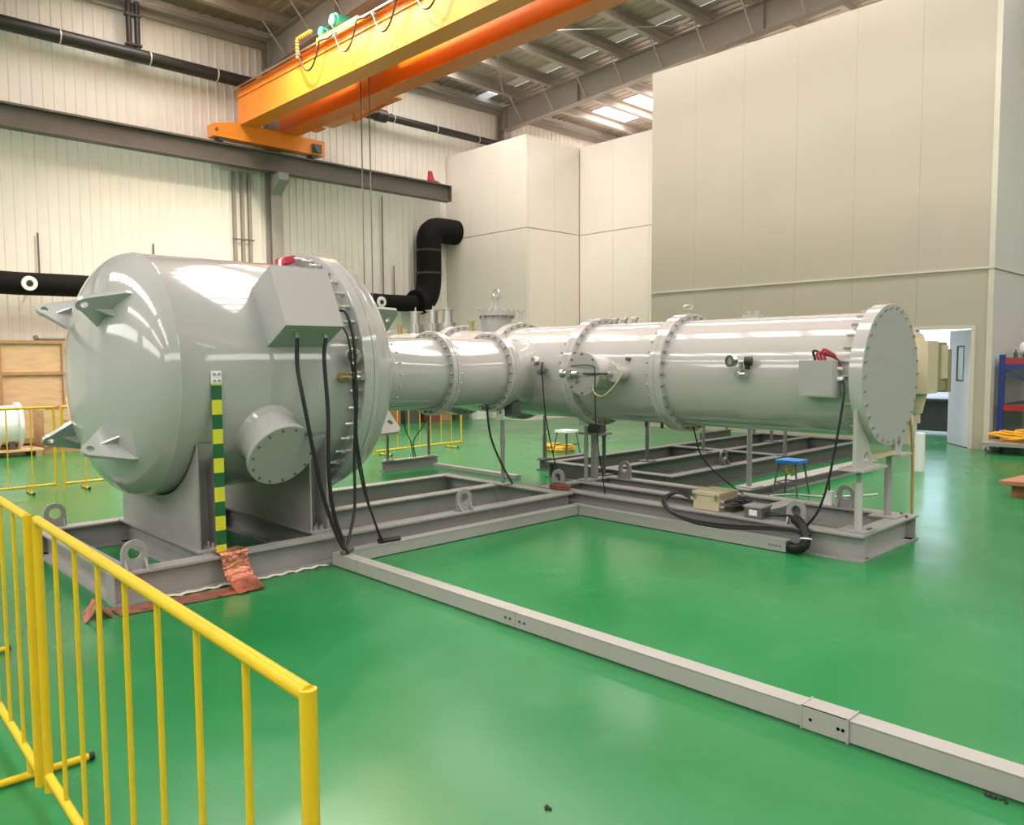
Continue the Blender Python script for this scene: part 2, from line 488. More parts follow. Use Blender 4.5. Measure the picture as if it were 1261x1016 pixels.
# inner box rooms at the far side -------------------------------------------------
def panel(mb, x0, x1, y0, y1, z0, z1): return mb.box(x0, x1, y0, y1, z0, z1)
wbl = struct('wall_back_left', MB().box(-17.48, -14.38, 14.36, 24.7, 0, 7.10), 'boxwall', loc=(-15.9, 14.3, 0))
XS = [-17.48, -16.44, -15.40, -14.32]
for i in range(3):
    for z0, z1 in ((0, 4.86), (4.88, 7.165)):
        build('wall_panel', MB().box(XS[i] + .003, XS[i + 1] - .003, 14.30, 14.36, z0, z1), 'boxwall', wbl)
for y0, y1 in ((14.365, 15.32), (15.325, 16.28)):
    for z0, z1 in ((0, 4.86), (4.88, 7.165)):
        build('wall_panel', MB().box(-14.38, -14.32, y0 + .002, y1 - .002, z0, z1), 'boxwall', wbl)
wbm = struct('wall_back_middle', MB().box(-14.38, -10.9, 16.36, 24.7, 0, 7.12), 'boxwall', loc=(-12.6, 16.3, 0))
for i in range(3):
    x0 = -14.315 + i * 1.14
    for z0, z1 in ((0, 4.85), (4.87, 7.165)):
        build('wall_panel', MB().box(x0, x0 + 1.135, 16.30, 16.36, z0, z1), 'boxwall', wbm)

DX0, DX1, DZ = -5.25, -4.36, 2.05
blk = MB()
blk.box(-11.0, DX0 - .06, 15.06, 15.16, 0, 7.94); blk.box(DX1 + .06, -4.12, 15.06, 15.16, 0, 7.94); blk.box(DX0 - .06, DX1 + .06, 15.06, 15.16, DZ + .05, 7.94)
blk.box(-4.16, -4.12, 15.16, 24.7, 0, 7.94); blk.box(-11.0, -10.9, 15.16, 24.7, 0, 7.94); blk.box(-10.9, -4.16, 15.16, 24.7, 7.86, 7.94)
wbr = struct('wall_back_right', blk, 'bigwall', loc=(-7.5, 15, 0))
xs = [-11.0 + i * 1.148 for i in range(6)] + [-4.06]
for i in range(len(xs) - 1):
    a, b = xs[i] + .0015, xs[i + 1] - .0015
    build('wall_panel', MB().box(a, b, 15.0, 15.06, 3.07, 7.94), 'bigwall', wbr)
    lo = MB()
    if b < DX0 - .06: lo.box(a, b, 15.0, 15.06, 0, 3.03)
    else:
        if a < DX0 - .06: lo.box(a, DX0 - .06, 15.0, 15.06, 0, 3.03)
        lo.box(max(a, DX0 - .06), min(b, DX1 + .06), 15.0, 15.06, DZ + .05, 3.03)
        if b > DX1 + .06: lo.box(max(a, DX1 + .06), b, 15.0, 15.06, 0, 3.03)
    build('wall_panel', lo, 'bigwall', wbr)
build('seam_trim', MB().box(-11.0, -4.05, 14.975, 15.0, 3.035, 3.07), 'trim', wbr)
for i in range(4):
    y0 = 15.0 + i * 1.15
    build('wall_panel', MB().box(-4.12, -4.06, y0 + .002 + (.06 if i == 0 else 0), y0 + 1.148, 0, 3.03), 'sidewall', wbr)
    build('wall_panel', MB().box(-4.12, -4.06, y0 + .002 + (.06 if i == 0 else 0), y0 + 1.148, 3.07, 7.94), 'sidewall', wbr)
build('seam_trim', MB().box(-4.06, -4.035, 14.975, 24.6, 3.035, 3.07), 'trim', wbr)
build('corner_trim', MB().box(-4.13, -4.045, 14.985, 15.02, 0, 7.94), 'trim', wbr)
# side room behind the door
struct('wall_room', MB().box(-10.8, -4.17, 21.0, 21.1, 0, 3.0).box(-10.85, -10.8, 15.2, 21, 0, 3.0).box(-10.8, -4.17, 15.17, 21.0, 3.0, 3.06), 'doorpaint')
wr2 = struct('window_11', MB().box(-9.1, -5.5, 20.93, 20.99, .85, .93).box(-9.1, -5.5, 20.93, 20.99, 2.53, 2.6).box(-9.1, -9.02, 20.93, 20.99, .93, 2.53).box(-5.58, -5.5, 20.93, 20.99, .93, 2.53).box(-7.34, -7.26, 20.93, 20.99, .93, 2.53), 'winframe')
build('window_pane', MB().box(-9.02, -5.58, 20.95, 20.97, .93, 2.53), 'roompane', wr2)
fr = MB().box(DX0 - .06, DX0, 14.98, 15.17, 0, DZ + .05).box(DX1, DX1 + .06, 14.98, 15.17, 0, DZ + .05).box(DX0, DX1, 14.98, 15.17, DZ, DZ + .05)
dr = struct('door_1', fr, 'trim', loc=(-4.8, 15, 0))
da = math.radians(51); dl = .84
dd = Vector((-math.cos(da), math.sin(da), 0)); dn = Vector((-dd.y, dd.x, 0)); h0 = Vector((DX1 - .02, 15.10, 0))
leaf = MB()
def leafbox(s0, s1, z0, z1, th=.02): leaf.obox(h0 + dd * (s0 + s1) / 2 + Vector((0, 0, (z0 + z1) / 2)), dd * (s1 - s0) / 2, dn * th, Vector((0, 0, (z1 - z0) / 2)))
leafbox(0, dl, .01, 1.15); leafbox(0, dl, 1.75, 2.03); leafbox(0, .25, 1.15, 1.75); leafbox(.52, dl, 1.15, 1.75)
lf = build('door_leaf', leaf, 'doorpaint', dr)
build('vision_panel', MB().obox(h0 + dd * .385 + Vector((0, 0, 1.45)), dd * .135, dn * .006, Vector((0, 0, .30))), 'glass', lf)
vf = MB()
for z in (1.15, 1.75): vf.obox(h0 + dd * .385 + Vector((0, 0, z)), dd * .15, dn * .024, Vector((0, 0, .012)))
for s_ in (.25, .52): vf.obox(h0 + dd * s_ + Vector((0, 0, 1.45)), dd * .012, dn * .024, Vector((0, 0, .30)))
build('vision_frame', vf, 'dark', lf)
for z_ in (.25, 1.7): build('hinge', MB().cyl(h0 + Vector((.02, -.03, z_)), h0 + Vector((.02, -.03, z_ + .12)), .014, n=8), 'steel', dr)
build('door_handle', MB().cyl(h0 + dd * .77 + Vector((0, 0, 1.0)) - dn * .02, h0 + dd * .77 + Vector((0, 0, 1.0)) - dn * .07, .012, n=8).bar(h0 + dd * .77 - dn * .07 + Vector((0, 0, 1.0)), h0 + dd * .65 - dn * .07 + Vector((0, 0, 1.0)), .02), 'steel', lf)
# table in the side room
t = thing('work_table', 'dark work table seen through the open doorway', 'table', (-5.7, 17.2, 0))
build('table_top', MB().box(-6.5, -4.95, 16.9, 17.6, .70, .74), 'dark', t)
build('back_panel', MB().box(-6.45, -5.0, 17.45, 17.48, .05, .70), 'frame2', t)
for x in (-6.45, -5.03):
    for y in (16.94, 17.54): build('leg', MB().box(x, x + .045, y, y + .045, 0, .70), 'dark', t)

# ---------------------------------------------------------------- crane runway on the left wall
rb = thing('crane_rail_beam', 'dark grey steel crane runway beam along the corrugated wall', 'beam', (-17.0, 2.0, 5.83))
build('beam', MB().ibeam('y', -9.9, 13.97, -17.0, 5.83, .42, .26, .02, .014), 'rail', rb)
build('rail', MB().prism([(-17.035, -9.9, 6.25), (-16.965, -9.9, 6.25), (-16.965, -9.9, 6.295), (-17.035, -9.9, 6.295)], (0, 23.6, 0)), 'rail', rb)
build('end_plate', MB().box(-17.13, -16.87, 13.97, 13.985, 5.83, 6.25), 'rail', rb)
for Y in (1.7, 9.0):
    c = MB().prism([(-17.14, Y - .12, 5.82), (-16.80, Y - .12, 5.82), (-16.80, Y - .12, 5.66), (-17.14, Y - .12, 5.38)], (0, .24, 0))
    build('corbel', c, 'frame', rb)
es = thing('rail_end_stop', 'small red end stop on top of the crane runway beam', 'end stop', (-17.0, 13.5, 6.30))
build('stop_plate', MB().prism([(-17.03, 13.28, 6.295), (-17.03, 13.55, 6.295), (-17.03, 13.46, 6.38), (-17.03, 13.40, 6.56), (-17.03, 13.31, 6.56)], (.06, 0, 0)), 'red', es)
build('stop_foot', MB().box(-17.06, -16.94, 13.27, 13.60, 6.295, 6.32), 'red', es)

# ---------------------------------------------------------------- overhead crane
cr = thing('overhead_crane', 'orange double girder overhead crane on the runway beam', 'crane', (-16.9, 8.7, 6.29))
tr = MB().prism([(-17.12, 7.40, 6.36), (-17.12, 10.08, 6.36), (-17.12, 10.08, 6.70), (-17.12, 9.55, 6.70), (-17.12, 9.40, 6.72), (-17.12, 7.86, 6.72), (-17.12, 7.40, 6.62)], (.30, 0, 0))
et = build('end_carriage', tr, 'orange', cr)
for y in (7.62, 9.84): build('wheel', MB().cyl((-17.08, y, 6.42), (-16.86, y, 6.42), .125, n=20), 'dark', et)
build('wheel_cap', MB().cyl((-16.82, 9.86, 6.50), (-16.74, 9.86, 6.50), .085, n=18).box(-16.81, -16.78, 9.74, 9.98, 6.40, 6.60), 'dark', et)
build('bolt_head', MB().cyl((-16.82, 7.47, 6.50), (-16.79, 7.47, 6.50), .035, n=10), 'dark', et)
def girder(y0, name, m, depth=.40):
    xe = -16.9
    mb = MB(); z0, z1 = 6.69, 7.40
    mb.prism([(xe, y0, z0), (6, y0, z0), (6, y0, z1), (xe, y0, z1)], (0, depth, 0))
    g = build(name, mb, m, cr)
    build('top_flange', MB().box(xe, 6, y0 - .045, y0 + depth + .045, z1, z1 + .016), m, g)
    build('stiffener_strip', MB().box(xe, 6, y0 - .02, y0, z1 - .14, z1 - .12), m, g)
    return g
g1 = girder(8.0, 'girder', 'orange')
g2 = girder(8.98, 'girder', 'orange_shaded')
build('trolley_rail', MB().box(-16.8, 6, 8.06, 8.12, 7.416, 7.456), 'steel', g1)
build('trolley_rail', MB().box(-16.8, 6, 9.25, 9.31, 7.416, 7.456), 'steel', g2)
build('festoon_rail', MB().box(-16.9, 6, 7.90, 7.925, 7.43, 7.46), 'steel', g1)
# girder end brackets and underslung plates on the second girder
build('walkway_plate', MB().box(-16.2, -14.6, 9.38, 9.95, 6.86, 6.89), 'orange', g2)
build('walkway_plate', MB().box(-16.6, -16.2, 9.38, 9.75, 6.80, 6.83), 'orange', g2)
build('brace', MB().bar((-14.5, 9.40, 6.55), (-14.1, 9.95, 6.92), .05, .05).bar((-14.5, 9.40, 6.55), (-14.5, 9.40, 6.72), .05).box(-14.6, -13.6, 9.38, 9.98, 6.90, 6.93), 'orange_shaded', g2)
# trolley with green motors
tl = build('trolley_frame', MB().box(-13.6, -12.2, 8.02, 9.35, 7.47, 7.60), 'orange', cr)
mo = MB().cyl((-12.95, 8.02, 7.74), (-12.95, 8.50, 7.74), .135, n=20).cyl((-12.95, 7.96, 7.74), (-12.95, 8.02, 7.74), .10, n=20)
build('hoist_motor', mo, 'green', tl, smooth=True)
build('travel_motor', MB().cyl((-13.45, 8.02, 7.69), (-13.45, 8.35, 7.69), .085, n=16).box(-13.55, -13.35, 8.12, 8.3, 7.6, 7.72), 'green', tl, smooth=True)
build('rope_drum', MB().cyl((-13.1, 8.5, 7.78), (-13.1, 9.25, 7.78), .15, n=20), 'dark', tl)
for x in (-13.20, -12.92):
    build('hoist_rope', MB().cyl((x, 8.72, 1.35), (x, 8.72, 7.7), .012, n=6), 'dark', tl)
hb = MB().box(-13.26, -12.86, 8.60, 8.84, 1.0, 1.36); build('hook_block', hb, 'orange', tl)
hk = [(-13.06, 8.72, 1.0), (-13.06, 8.72, .88), (-12.98, 8.72, .82), (-12.97, 8.72, .72), (-13.06, 8.72, .66), (-13.15, 8.72, .72), (-13.15, 8.72, .78)]
build('hook', MB().tube(spline(hk, 5), .025, 8), 'dark', tl)
# festoon cable loops on the camera side
fx = [-14.05, -12.75, -11.55, -10.4, -9.2, -8.0]
for a, b in zip(fx, fx[1:]):
    mpts = []
    for k in range(9):
        t_ = k / 8; sag = .42 * (1 - (2 * t_ - 1) ** 2)
        mpts.append((a + (b - a) * t_ * .62, 7.88, 7.42 - sag))
    mpts += [(a + (b - a) * .85, 7.88, 7.38), (b, 7.88, 7.42)]
    build('festoon_cable', MB().tube(spline(mpts, 2), .018, 6), 'black', cr)
    build('festoon_hanger', MB().box(a - .03, a + .03, 7.87, 7.93, 7.38, 7.44), 'dark', cr)
cp = MB()
for k in range(6): cp.cyl((-14.15, 7.93, 7.36 + k * .06), (-14.15, 7.93, 7.395 + k * .06), .035, n=10)
for k in range(6): cp.cyl((-14.15 + k * .09, 7.93, 7.72), (-14.10 + k * .09, 7.93, 7.72), .035, n=10)
cp.cyl((-14.15, 7.93, 7.34), (-14.15, 7.93, 7.74), .016, n=8); cp.cyl((-14.15, 7.93, 7.72), (-13.6, 7.93, 7.72), .016, n=8)
build('insulator_arm', cp, 'orange', cr)
# high-bay lamps above the crane (out of the photograph's frame)
def lamp(x, y, z, lb):
    o = thing('high_bay_lamp', 'grey high bay lamp hanging above the crane, ' + lb, 'lamp', (x, y, z), 'high bay lamps')
    build('shade', MB().lathe((x, y, z), (0, 0, 1), [(0, .24), (.02, .24), (.22, .10), (.34, .09), (.34, 0)], 24), 'rafter', o, smooth=True)
    build('hanger', MB().cyl((x, y, z + .34), (x, y, zroof(x) - .1), .012, n=6), 'dark', o)
    d = bpy.data.lights.new('lamp_bulb', 'SPOT'); d.energy = LAMP_E * 10; d.spot_size = 2.3; d.spot_blend = .6; d.shadow_soft_size = .12; d.color = (1, .90, .72)
    l = bpy.data.objects.new('lamp_bulb', d); COL.objects.link(l); l.parent = o; l.location = (0, 0, .02)
for x, lb in ((-13.4, 'nearest the left wall'), (-12.0, 'middle one of three'), (-10.7, 'farthest from the left wall')): lamp(x, 7.25, 8.35, lb)

# ---------------------------------------------------------------- services on the left wall
up = thing('wall_pipe', 'charcoal pipe high on the corrugated wall near the eaves', 'pipe', (-17.15, 2, 7.74))
build('pipe', MB().cyl((-17.15, -9.9, 7.745), (-17.15, 11.95, 7.745), .135, n=20), 'pipe', up, smooth=True)
build('pipe', MB().cyl((-17.15, 11.95, 7.745), (-17.15, 16.2, 7.745), .095, n=20), 'pipe', up, smooth=True)
for Y in (1.0, 2.6, 4.6, 6.25, 7.65, 10.9, 12.3, 13.7, 15.2):
    cr_ = .13 if Y < 11.9 else .09
    build('clamp', MB().lathe((-17.15, Y - .012, 7.745), (0, 1, 0), [(0, cr_), (0, cr_ + .012), (.024, cr_ + .012), (.024, cr_)], 20), 'trim', up)
    build('clamp_arm', MB().box(-17.48, -17.16, Y - .012, Y + .012, 7.86, 7.90), 'white', up)
build('coupling', MB().lathe((-17.15, 11.75, 7.745), (0, 1, 0), [(0, .13), (0, .155), (.30, .155), (.36, .09)], 20), 'pipe', up, smooth=True)
dp = thing('drop_pipe', 'pair of charcoal drop pipes between eaves and high wall pipe', 'pipe', (-17.15, 5.95, 7.9))
for y in (5.88, 6.04): build('pipe', MB().cyl((-17.17, y, 7.88), (-17.17, y, 8.80), .055, n=12), 'pipe', dp, smooth=True)
for z in (7.92, 8.5): build('clamp', MB().box(-17.235, -17.10, 5.81, 6.11, z, z + .04), 'pipe', dp)

dk = thing('air_duct', 'black fabric air duct with an upturned end along the left wall', 'duct', (-16.85, 3, 2.8))
path = [(-16.85, -9.8, 3.02)] + [(-16.85, -9 + i * .55, 3.02 + .006 * math.sin(i * 2.1)) for i in range(40)]
upt = [(-16.95, 12.75, 3.06), (-17.0, 12.95, 3.09), (-17.05, 13.16, 3.20), (-17.08, 13.30, 3.45), (-17.08, 13.34, 3.9), (-17.08, 13.34, 4.7), (-17.08, 13.40, 4.92), (-17.08, 13.56, 5.03), (-17.08, 13.8, 5.05), (-17.08, 14.29, 5.05)]
build('hose', MB().tube(path[:40] + [(-16.9, 12.7, 3.03)], .21, 20), 'blackduct', dk, smooth=True)
build('upturn', MB().tube(spline(upt, 3), .335, 20), 'blackduct', dk, smooth=True)
for z_ in (3.85, 4.45): build('joint_band', MB().lathe((-17.08, 13.34, z_), (0, 0, 1), [(0, .33), (0, .342), (.05, .342), (.05, .33)], 20), 'pipe', dk)
for Y in (3.79, 11.48):
    n_ = build('air_nozzle', MB().lathe((-16.66, Y, 3.01), (1, 0, 0), [(0, .12), (.02, .135), (.05, .13), (.05, .06), (.02, .055), (.02, 0)], 24), 'white', dk, smooth=True, label='white round air nozzle')
    build('nozzle_core', MB().cyl((-16.645, Y, 3.0), (-16.60, Y, 3.0), .05, n=16), 'black', n_)
for Y in (.5, 4.15, 6.3, 10.35, 12.45):
    build('hanger_rod', MB().cyl((-17.44, Y, 3.0), (-17.44, Y, 4.05), .016, n=6).box(-17.45, -17.0, Y - .015, Y + .015, 3.2, 3.23), 'dark', dk)
cd = thing('conduit_group', 'three grey conduits running up the wall beside the column', 'conduit', (-17.4, 8.3, 3))
for Y in (8.10, 8.29, 8.46): build('conduit', MB().box(-17.47, -17.40, Y - .035, Y + .035, .5, 5.82), 'rafter', cd)
for z in (2.9, 4.3): build('strap', MB().box(-17.40, -17.385, 8.02, 8.54, z, z + .03), 'rail', cd)
single('wall_cable', MB().tube([(-17.43, 12.1, .3), (-17.43, 12.1, 5.8)], .018, 6), 'dark', 'thin dark cable down the corrugated wall beside the upturned duct', 'cable', (-17.43, 12.1, .3))

# ================================================================== THE MACHINE
TX, TZ, TR = -6.45, 1.485, .93
def frame_lug(parent, c, plane, th=.024, m='frame', wd=.085, h=.20):
    """upright lifting eye with gussets on a beam's top flange"""
    c = Vector(c); u = Vector((0, 1, 0)) if plane == 'yz' else Vector((1, 0, 0)); v = Vector((0, 0, 1)); n = u.cross(v)
    pol = [(-wd, 0), (wd, 0)] + [(wd * math.cos(a), h - wd + wd * math.sin(a)) for a in [PI * k / 10 for k in range(11)]]
    o = build('lifting_eye', MB().plate(pol, (0, h - wd), wd * .52, c, u, v, th, 20), m, parent)
    for s_ in (-1, 1):
        for k in (-1, 1):
            p = c + u * s_ * wd * .75 + n * k * th / 2
            build('gusset', MB().prism([p - u * .006, p - u * .006 + n * k * .05, p - u * .006 + v * .07], u * .012), m, o)
    return o

# ---------------- base frame under the tank
tf = thing('tank_base_frame', 'grey steel base frame of beams under the large domed tank', 'steel frame', (-6.43, 3.85, 0))
build('beam', MB().ibeam('y', 1.64, 6.07, -5.495, 0), 'frame', tf)
build('beam', MB().ibeam('y', 1.64, 6.07, -7.375, 0), 'frame', tf)
for Y in (1.715, 2.36, 3.26, 5.985): build('cross_beam', MB().ibeam('x', -7.36, -5.51, Y, 0, .209), 'frame', tf)
build('beam', MB().ibeam('y', 3.34, 5.91, -6.42, 0, .209), 'frame', tf)
for x in (-7.45, -5.42 - .012):
    for y in (1.64,): build('end_plate', MB().box(x if x < -6 else x - .138, x + .15 if x < -6 else x + .012, y - .012, y, .0, .21), 'frame', tf)
for c in ((-5.50, 1.79, .21), (-7.40, 1.79, .21), (-5.50, 4.66, .21)): frame_lug(tf, c, 'yz')

# ---------------- the tank
tk = thing('domed_tank', 'large glossy grey domed steel tank on two saddles', 'tank', (TX, 3.0, 0))
prof = [(2.15 - .43 * math.cos(a), TR * math.sin(a)) for a in [PI / 2 * k / 18 for k in range(19)]]
prof[0] = (1.72, 0)
prof = prof[:-1] + [(2.14, TR), (2.15, TR + .004), (2.16, TR), (2.6, TR), (3.56, TR)]
build('shell', MB().lathe((TX, 0, TZ), (0, 1, 0), prof, 96), 'tank', tk, smooth=True)
fl = build('flange', MB().lathe((TX, 0, TZ), (0, 1, 0), [(3.56, TR - .03), (3.56, 1.04), (3.565, 1.045), (3.65, 1.045), (3.652, 1.042), (3.652, .95)], 96), 'tank', tk, smooth=True)
hp = [(3.656, .95), (3.656, 1.042), (3.66, 1.045), (3.70, 1.045), (3.715, 1.035)] + [(3.72 + .43 * math.sin(a), 1.0 * math.cos(a) * 1.0 + .02 * math.cos(a)) for a in [PI / 2 * k / 18 for k in range(1, 14)]] + [(4.14, .40), (4.16, .36)]
build('dished_head', MB().lathe((TX, 0, TZ), (0, 1, 0), hp, 96), 'tank', tk, smooth=True)
# flange bolts, each its own part sharing one mesh
bm_ = MB().cyl((0, -.05, 0), (0, 0, 0), .021, n=6).cyl((0, -.105, 0), (0, -.05, 0), .013, n=8)
first = None
for k, p in enumerate(ring_pts((TX, 3.56, TZ), (0, 1, 0), .988, 44)):
    if first is None:
        first = build('flange_bolt', bm_, 'steel', None); first.parent = tk; first.location = p - tk.location
    else: clone(first, 'flange_bolt', tk, p - tk.location)
bolts(tk, (TX, 4.09, TZ), (0, 1, 0), .50, 20, .012, .04, 'head_bolts')
# lifting lugs on both heads: triangular plate with a hole and a small stiffener
for end in (0, 1):
    for k in range(4):
        a = PI / 4 + k * PI / 2
        er = Vector((math.cos(a), 0, math.sin(a))); ey = Vector((0, 1, 0)); et_ = er.cross(ey)
        o = Vector((TX, 0, TZ))
        if end == 0:
            tip = [(.71 + .058 * math.cos(t), 1.675 + .058 * math.sin(t)) for t in [math.radians(x) for x in (-20, -50, -80, -110, -140, -165)]]
            pol = [(.50, 1.80), (.50, 1.84), (.83, 1.99)] + [(.835, 1.92)] + tip
            hole = (.71, 1.675); yb, sg = 1.77, -1
        else:
            pol = [(.43, 4.08), (.44, 4.24), (.74, 4.26), (.785, 4.23), (.80, 3.93)]
            hole = (.67, 4.19); yb, sg = 4.05, 1
        lg = build('lifting_lug', MB().plate(pol, hole, .026, o, er, ey, .03, 18), 'tank', tk)
        if end == 0:
            for s_ in (-1, 1):
                b0 = o + er * .665 + ey * 1.90 + et_ * s_ * .014; b1 = b0 + et_ * s_ * .11 + ey * .02; b2 = o + er * .665 + ey * 1.745 + et_ * s_ * .014
                build('stiffener', MB().prism([b0, b1, b2], er * .014), 'tank', lg)
# saddles
for Y in (2.36, 3.26):
    sad = MB(); R = TR + .004; n = 18; x0, x1 = -.80, .80
    top = [(TX + x0 + (x1 - x0) * i / n, TZ - math.sqrt(R * R - (x0 + (x1 - x0) * i / n) ** 2)) for i in range(n + 1)]
    pol = [(TX + x1, .225), (TX + x0, .225)] + top
    sd = build('saddle', MB().prism([(x, Y - .075, z) for x, z in pol], (0, .014, 0)), 'frame', tk)
    build('rear_plate', MB().prism([(x, Y + .075, z) for x, z in pol], (0, .014, 0)), 'frame', sd)
    for x in (TX - .62, TX, TX + .60):
        build('inner_rib', MB().box(x, x + .014, Y - .061, Y + .075, .226, TZ - math.sqrt(R * R - (abs(x - TX) + .014) ** 2) - .004), 'frame', sd)
    build('base_plate', MB().box(TX - .86, TX + .86, Y - .10, Y + .11, .2105, .226), 'frame', sd)
    wear = MB(); ang = [math.asin(max(-1, min(1, t / R))) for t in [x0 + (x1 - x0) * i / n for i in range(n + 1)]]
    vs = []; fs = []
    for a in ang:
        for rr in (R - .002, R + .012):
            for yy in (Y - .075, Y + .10): vs.append((TX + rr * math.sin(a), yy, TZ - rr * math.cos(a)))
    for i in range(n):
        a, b = i * 4, i * 4 + 4
        fs += [(a, b, b + 1, a + 1), (a + 2, a + 3, b + 3, b + 2), (a, a + 2, b + 2, b), (a + 1, b + 1, b + 3, a + 3)]
    wear.add(vs, fs); build('wear_plate', wear, 'tank', sd)
    bp_ = MB()
    for x in (TX + .70, TX + .78, TX - .8):
        for y in (Y - .03, Y + .03): bp_.cyl((x, y, .226), (x, y, .262), .015, n=6)
    build('anchor_bolts', bp_, 'steel', sd, kind='stuff')
# manway nozzle, pointing down and out
na = math.radians(30); nd = Vector((math.cos(na), 0, -math.sin(na))); no = Vector((TX, 2.83, TZ))
mw = build('manway_nozzle', MB().lathe(no, nd, [(.80, .235), (1.155, .235)], 48), 'tank', tk, smooth=True)
build('weld_collar', MB().lathe(no, nd, [(.86, .255), (.92, .252), (.96, .236)], 48), 'tank', mw, smooth=True)
build('cover', MB().lathe(no, nd, [(1.155, .0), (1.155, .258), (1.16, .262), (1.196, .262), (1.20, .258), (1.20, 0)], 56), 'cover', mw, smooth=True)
bolts(mw, no + nd * 1.20, nd, .232, 14, .010, .012, 'cover_bolts', m='dark')
# junction box mounted radially on the shell
ph = .4757; er = Vector((math.cos(ph), 0, math.sin(ph))); et_ = Vector((-math.sin(ph), 0, math.cos(ph))); jo = Vector((TX, 0, TZ))
def jpt(r, t, y): return jo + er * r + et_ * t + Vector((0, y, 0))
jb = build('junction_box', MB().add([jpt(.80, -.23, 2.80), jpt(1.23, -.23, 2.80), jpt(1.23, .27, 2.80), jpt(.80, .27, 2.80), jpt(.80, -.23, 3.28), jpt(1.23, -.23, 3.28), jpt(1.23, .27, 3.28), jpt(.80, .27, 3.28)],
           [(0, 1, 2, 3), (4, 7, 6, 5), (0, 4, 5, 1), (1, 5, 6, 2), (2, 6, 7, 3), (0, 3, 7, 4)]), 'cover', tk)
gl = MB()
for y, r in ((2.93, 1.12), (3.17, 1.12)): gl.cyl(jpt(r, -.23, y), jpt(r, -.275, y), .020, n=10)
build('cable_glands', gl, 'steel', jb, kind='stuff')
for x, c in ((-6.50, 'red'), (-6.44, 'white'), (-6.38, 'red')):
    build('signal_flag', MB().obox((x, 3.44, 2.455), (.028, 0, .006), (0, .05, .01), (0, .004, .03)), c, tk)
# gauge and valve on the flange
gg = build('pressure_gauge', MB().lathe((-5.46, 3.47, 1.62), (1, -.25, 0), [(-.06, 0), (-.06, .02), (0, .02), (0, .06), (.06, .062), (.065, .056), (.06, .05), (.06, 0)], 24), 'steel', tk, smooth=True)
build('gauge_dial', MB().lathe((-5.46, 3.47, 1.62), (1, -.25, 0), [(.060, .022), (.066, .022), (.066, .032), (.060, .032)], 24), 'dark', gg)
build('valve', MB().cyl((-5.56, 3.44, 1.455), (-5.38, 3.44, 1.455), .018, n=10).cyl((-5.42, 3.44, 1.455), (-5.42, 3.54, 1.455), .022, n=10).cyl((-5.42, 3.54, 1.43), (-5.42, 3.54, 1.48), .034, n=12), 'steel', tk, smooth=True)
build('valve_body', MB().cyl((-5.54, 3.40, 1.455), (-5.46, 3.40, 1.455), .035, n=12), 'brass', tk, smooth=True)

# ---------------- connecting pipe between tank and long vessel
PZ = 1.445
cpipe = thing('connecting_pipe', 'glossy grey flanged pipe between domed tank and long vessel', 'pipe', (TX, 5.1, 0))
build('pipe_section', MB().lathe((TX, 0, PZ), (0, 1, 0), [(4.08, .40), (4.23, .42), (4.27, .42), (4.28, .41), (4.345, .365), (4.36, .36), (5.02, .36)], 72), 'tank', cpipe, smooth=True, label='section next to the tank')
build('pipe_section', MB().lathe((TX, 0, PZ), (0, 1, 0), [(5.08, .36), (5.80, .36)], 72), 'arm', cpipe, smooth=True, label='section next to the long vessel')
for Y in (5.05, 5.85):
    build('flange', MB().lathe((TX, 0, PZ), (0, 1, 0), [(Y - .045, .35), (Y - .045, .425), (Y - .04, .43), (Y - .004, .43), (Y - .004, .425), (Y + .004, .425), (Y + .004, .43), (Y + .04, .43), (Y + .045, .425), (Y + .045, .35)], 72), 'arm', cpipe, smooth=True)
    bolts(cpipe, (TX, Y - .045, PZ), (0, -1, 0), .396, 26, .013, .035, back=.12)
bolts(cpipe, (TX, 4.40, PZ), (0, 1, 0), .362, 20, .008, .02, back=.0)
build('tee_neck', MB().lathe((TX, 0, PZ), (0, 1, 0), [(5.89, .40), (5.93, .405), (6.0, .40), (6.05, .37), (6.5, .37)], 72), 'arm', cpipe, smooth=True)

# ---------------- the long vessel
AY, AZ, AR = 6.72, 1.44, .515
lv = thing('long_vessel', 'long glossy grey horizontal vessel with bolted flanges and flat end cover', 'vessel', (-5.5, AY, 0))
secs = [(-9.25, -8.0), (-7.9, -6.9), (-6.8, -5.65), (-5.55, -4.53), (-4.43, -2.60)]
for a, b in secs:
    build('shell_section', MB().lathe((0, AY, AZ), (1, 0, 0), [(a, AR), (a + .01, AR), (b - .01, AR), (b, AR)], 96), 'arm', lv, smooth=True)
for X in (-7.95, -6.85, -5.60, -4.48):
    build('flange', MB().lathe((0, AY, AZ), (1, 0, 0), [(X - .07, AR - .02), (X - .065, .575), (X - .06, .58), (X - .003, .58), (X - .003, .576), (X + .003, .576), (X + .003, .58), (X + .06, .58), (X + .065, .575), (X + .07, AR - .02)], 96), 'arm', lv, smooth=True)
    bolts(lv, (X + .065, AY, AZ), (1, 0, 0), .548, 32, .013, .03, back=.17)
build('end_flange', MB().lathe((0, AY, AZ), (1, 0, 0), [(-9.40, 0), (-9.40, .56), (-9.36, .575), (-9.25, .575), (-9.25, AR - .02)], 72), 'arm', lv, smooth=True)
build('end_flange', MB().lathe((0, AY, AZ), (1, 0, 0), [(-2.64, AR - .02), (-2.64, .57), (-2.635, .577), (-2.535, .578)], 96), 'arm', lv, smooth=True)
ec = build('end_cover', MB().lathe((0, AY, AZ), (1, 0, 0), [(-2.56, 0), (-2.56, .57), (-2.535, .578), (-2.53, .574), (-2.53, 0)], 96), 'cover', lv, smooth=True, label='flat grey end cover')
bolts(ec, (-2.53, AY, AZ), (1, 0, 0), .545, 30, .012, .014, 'cover_bolts', m='steel')
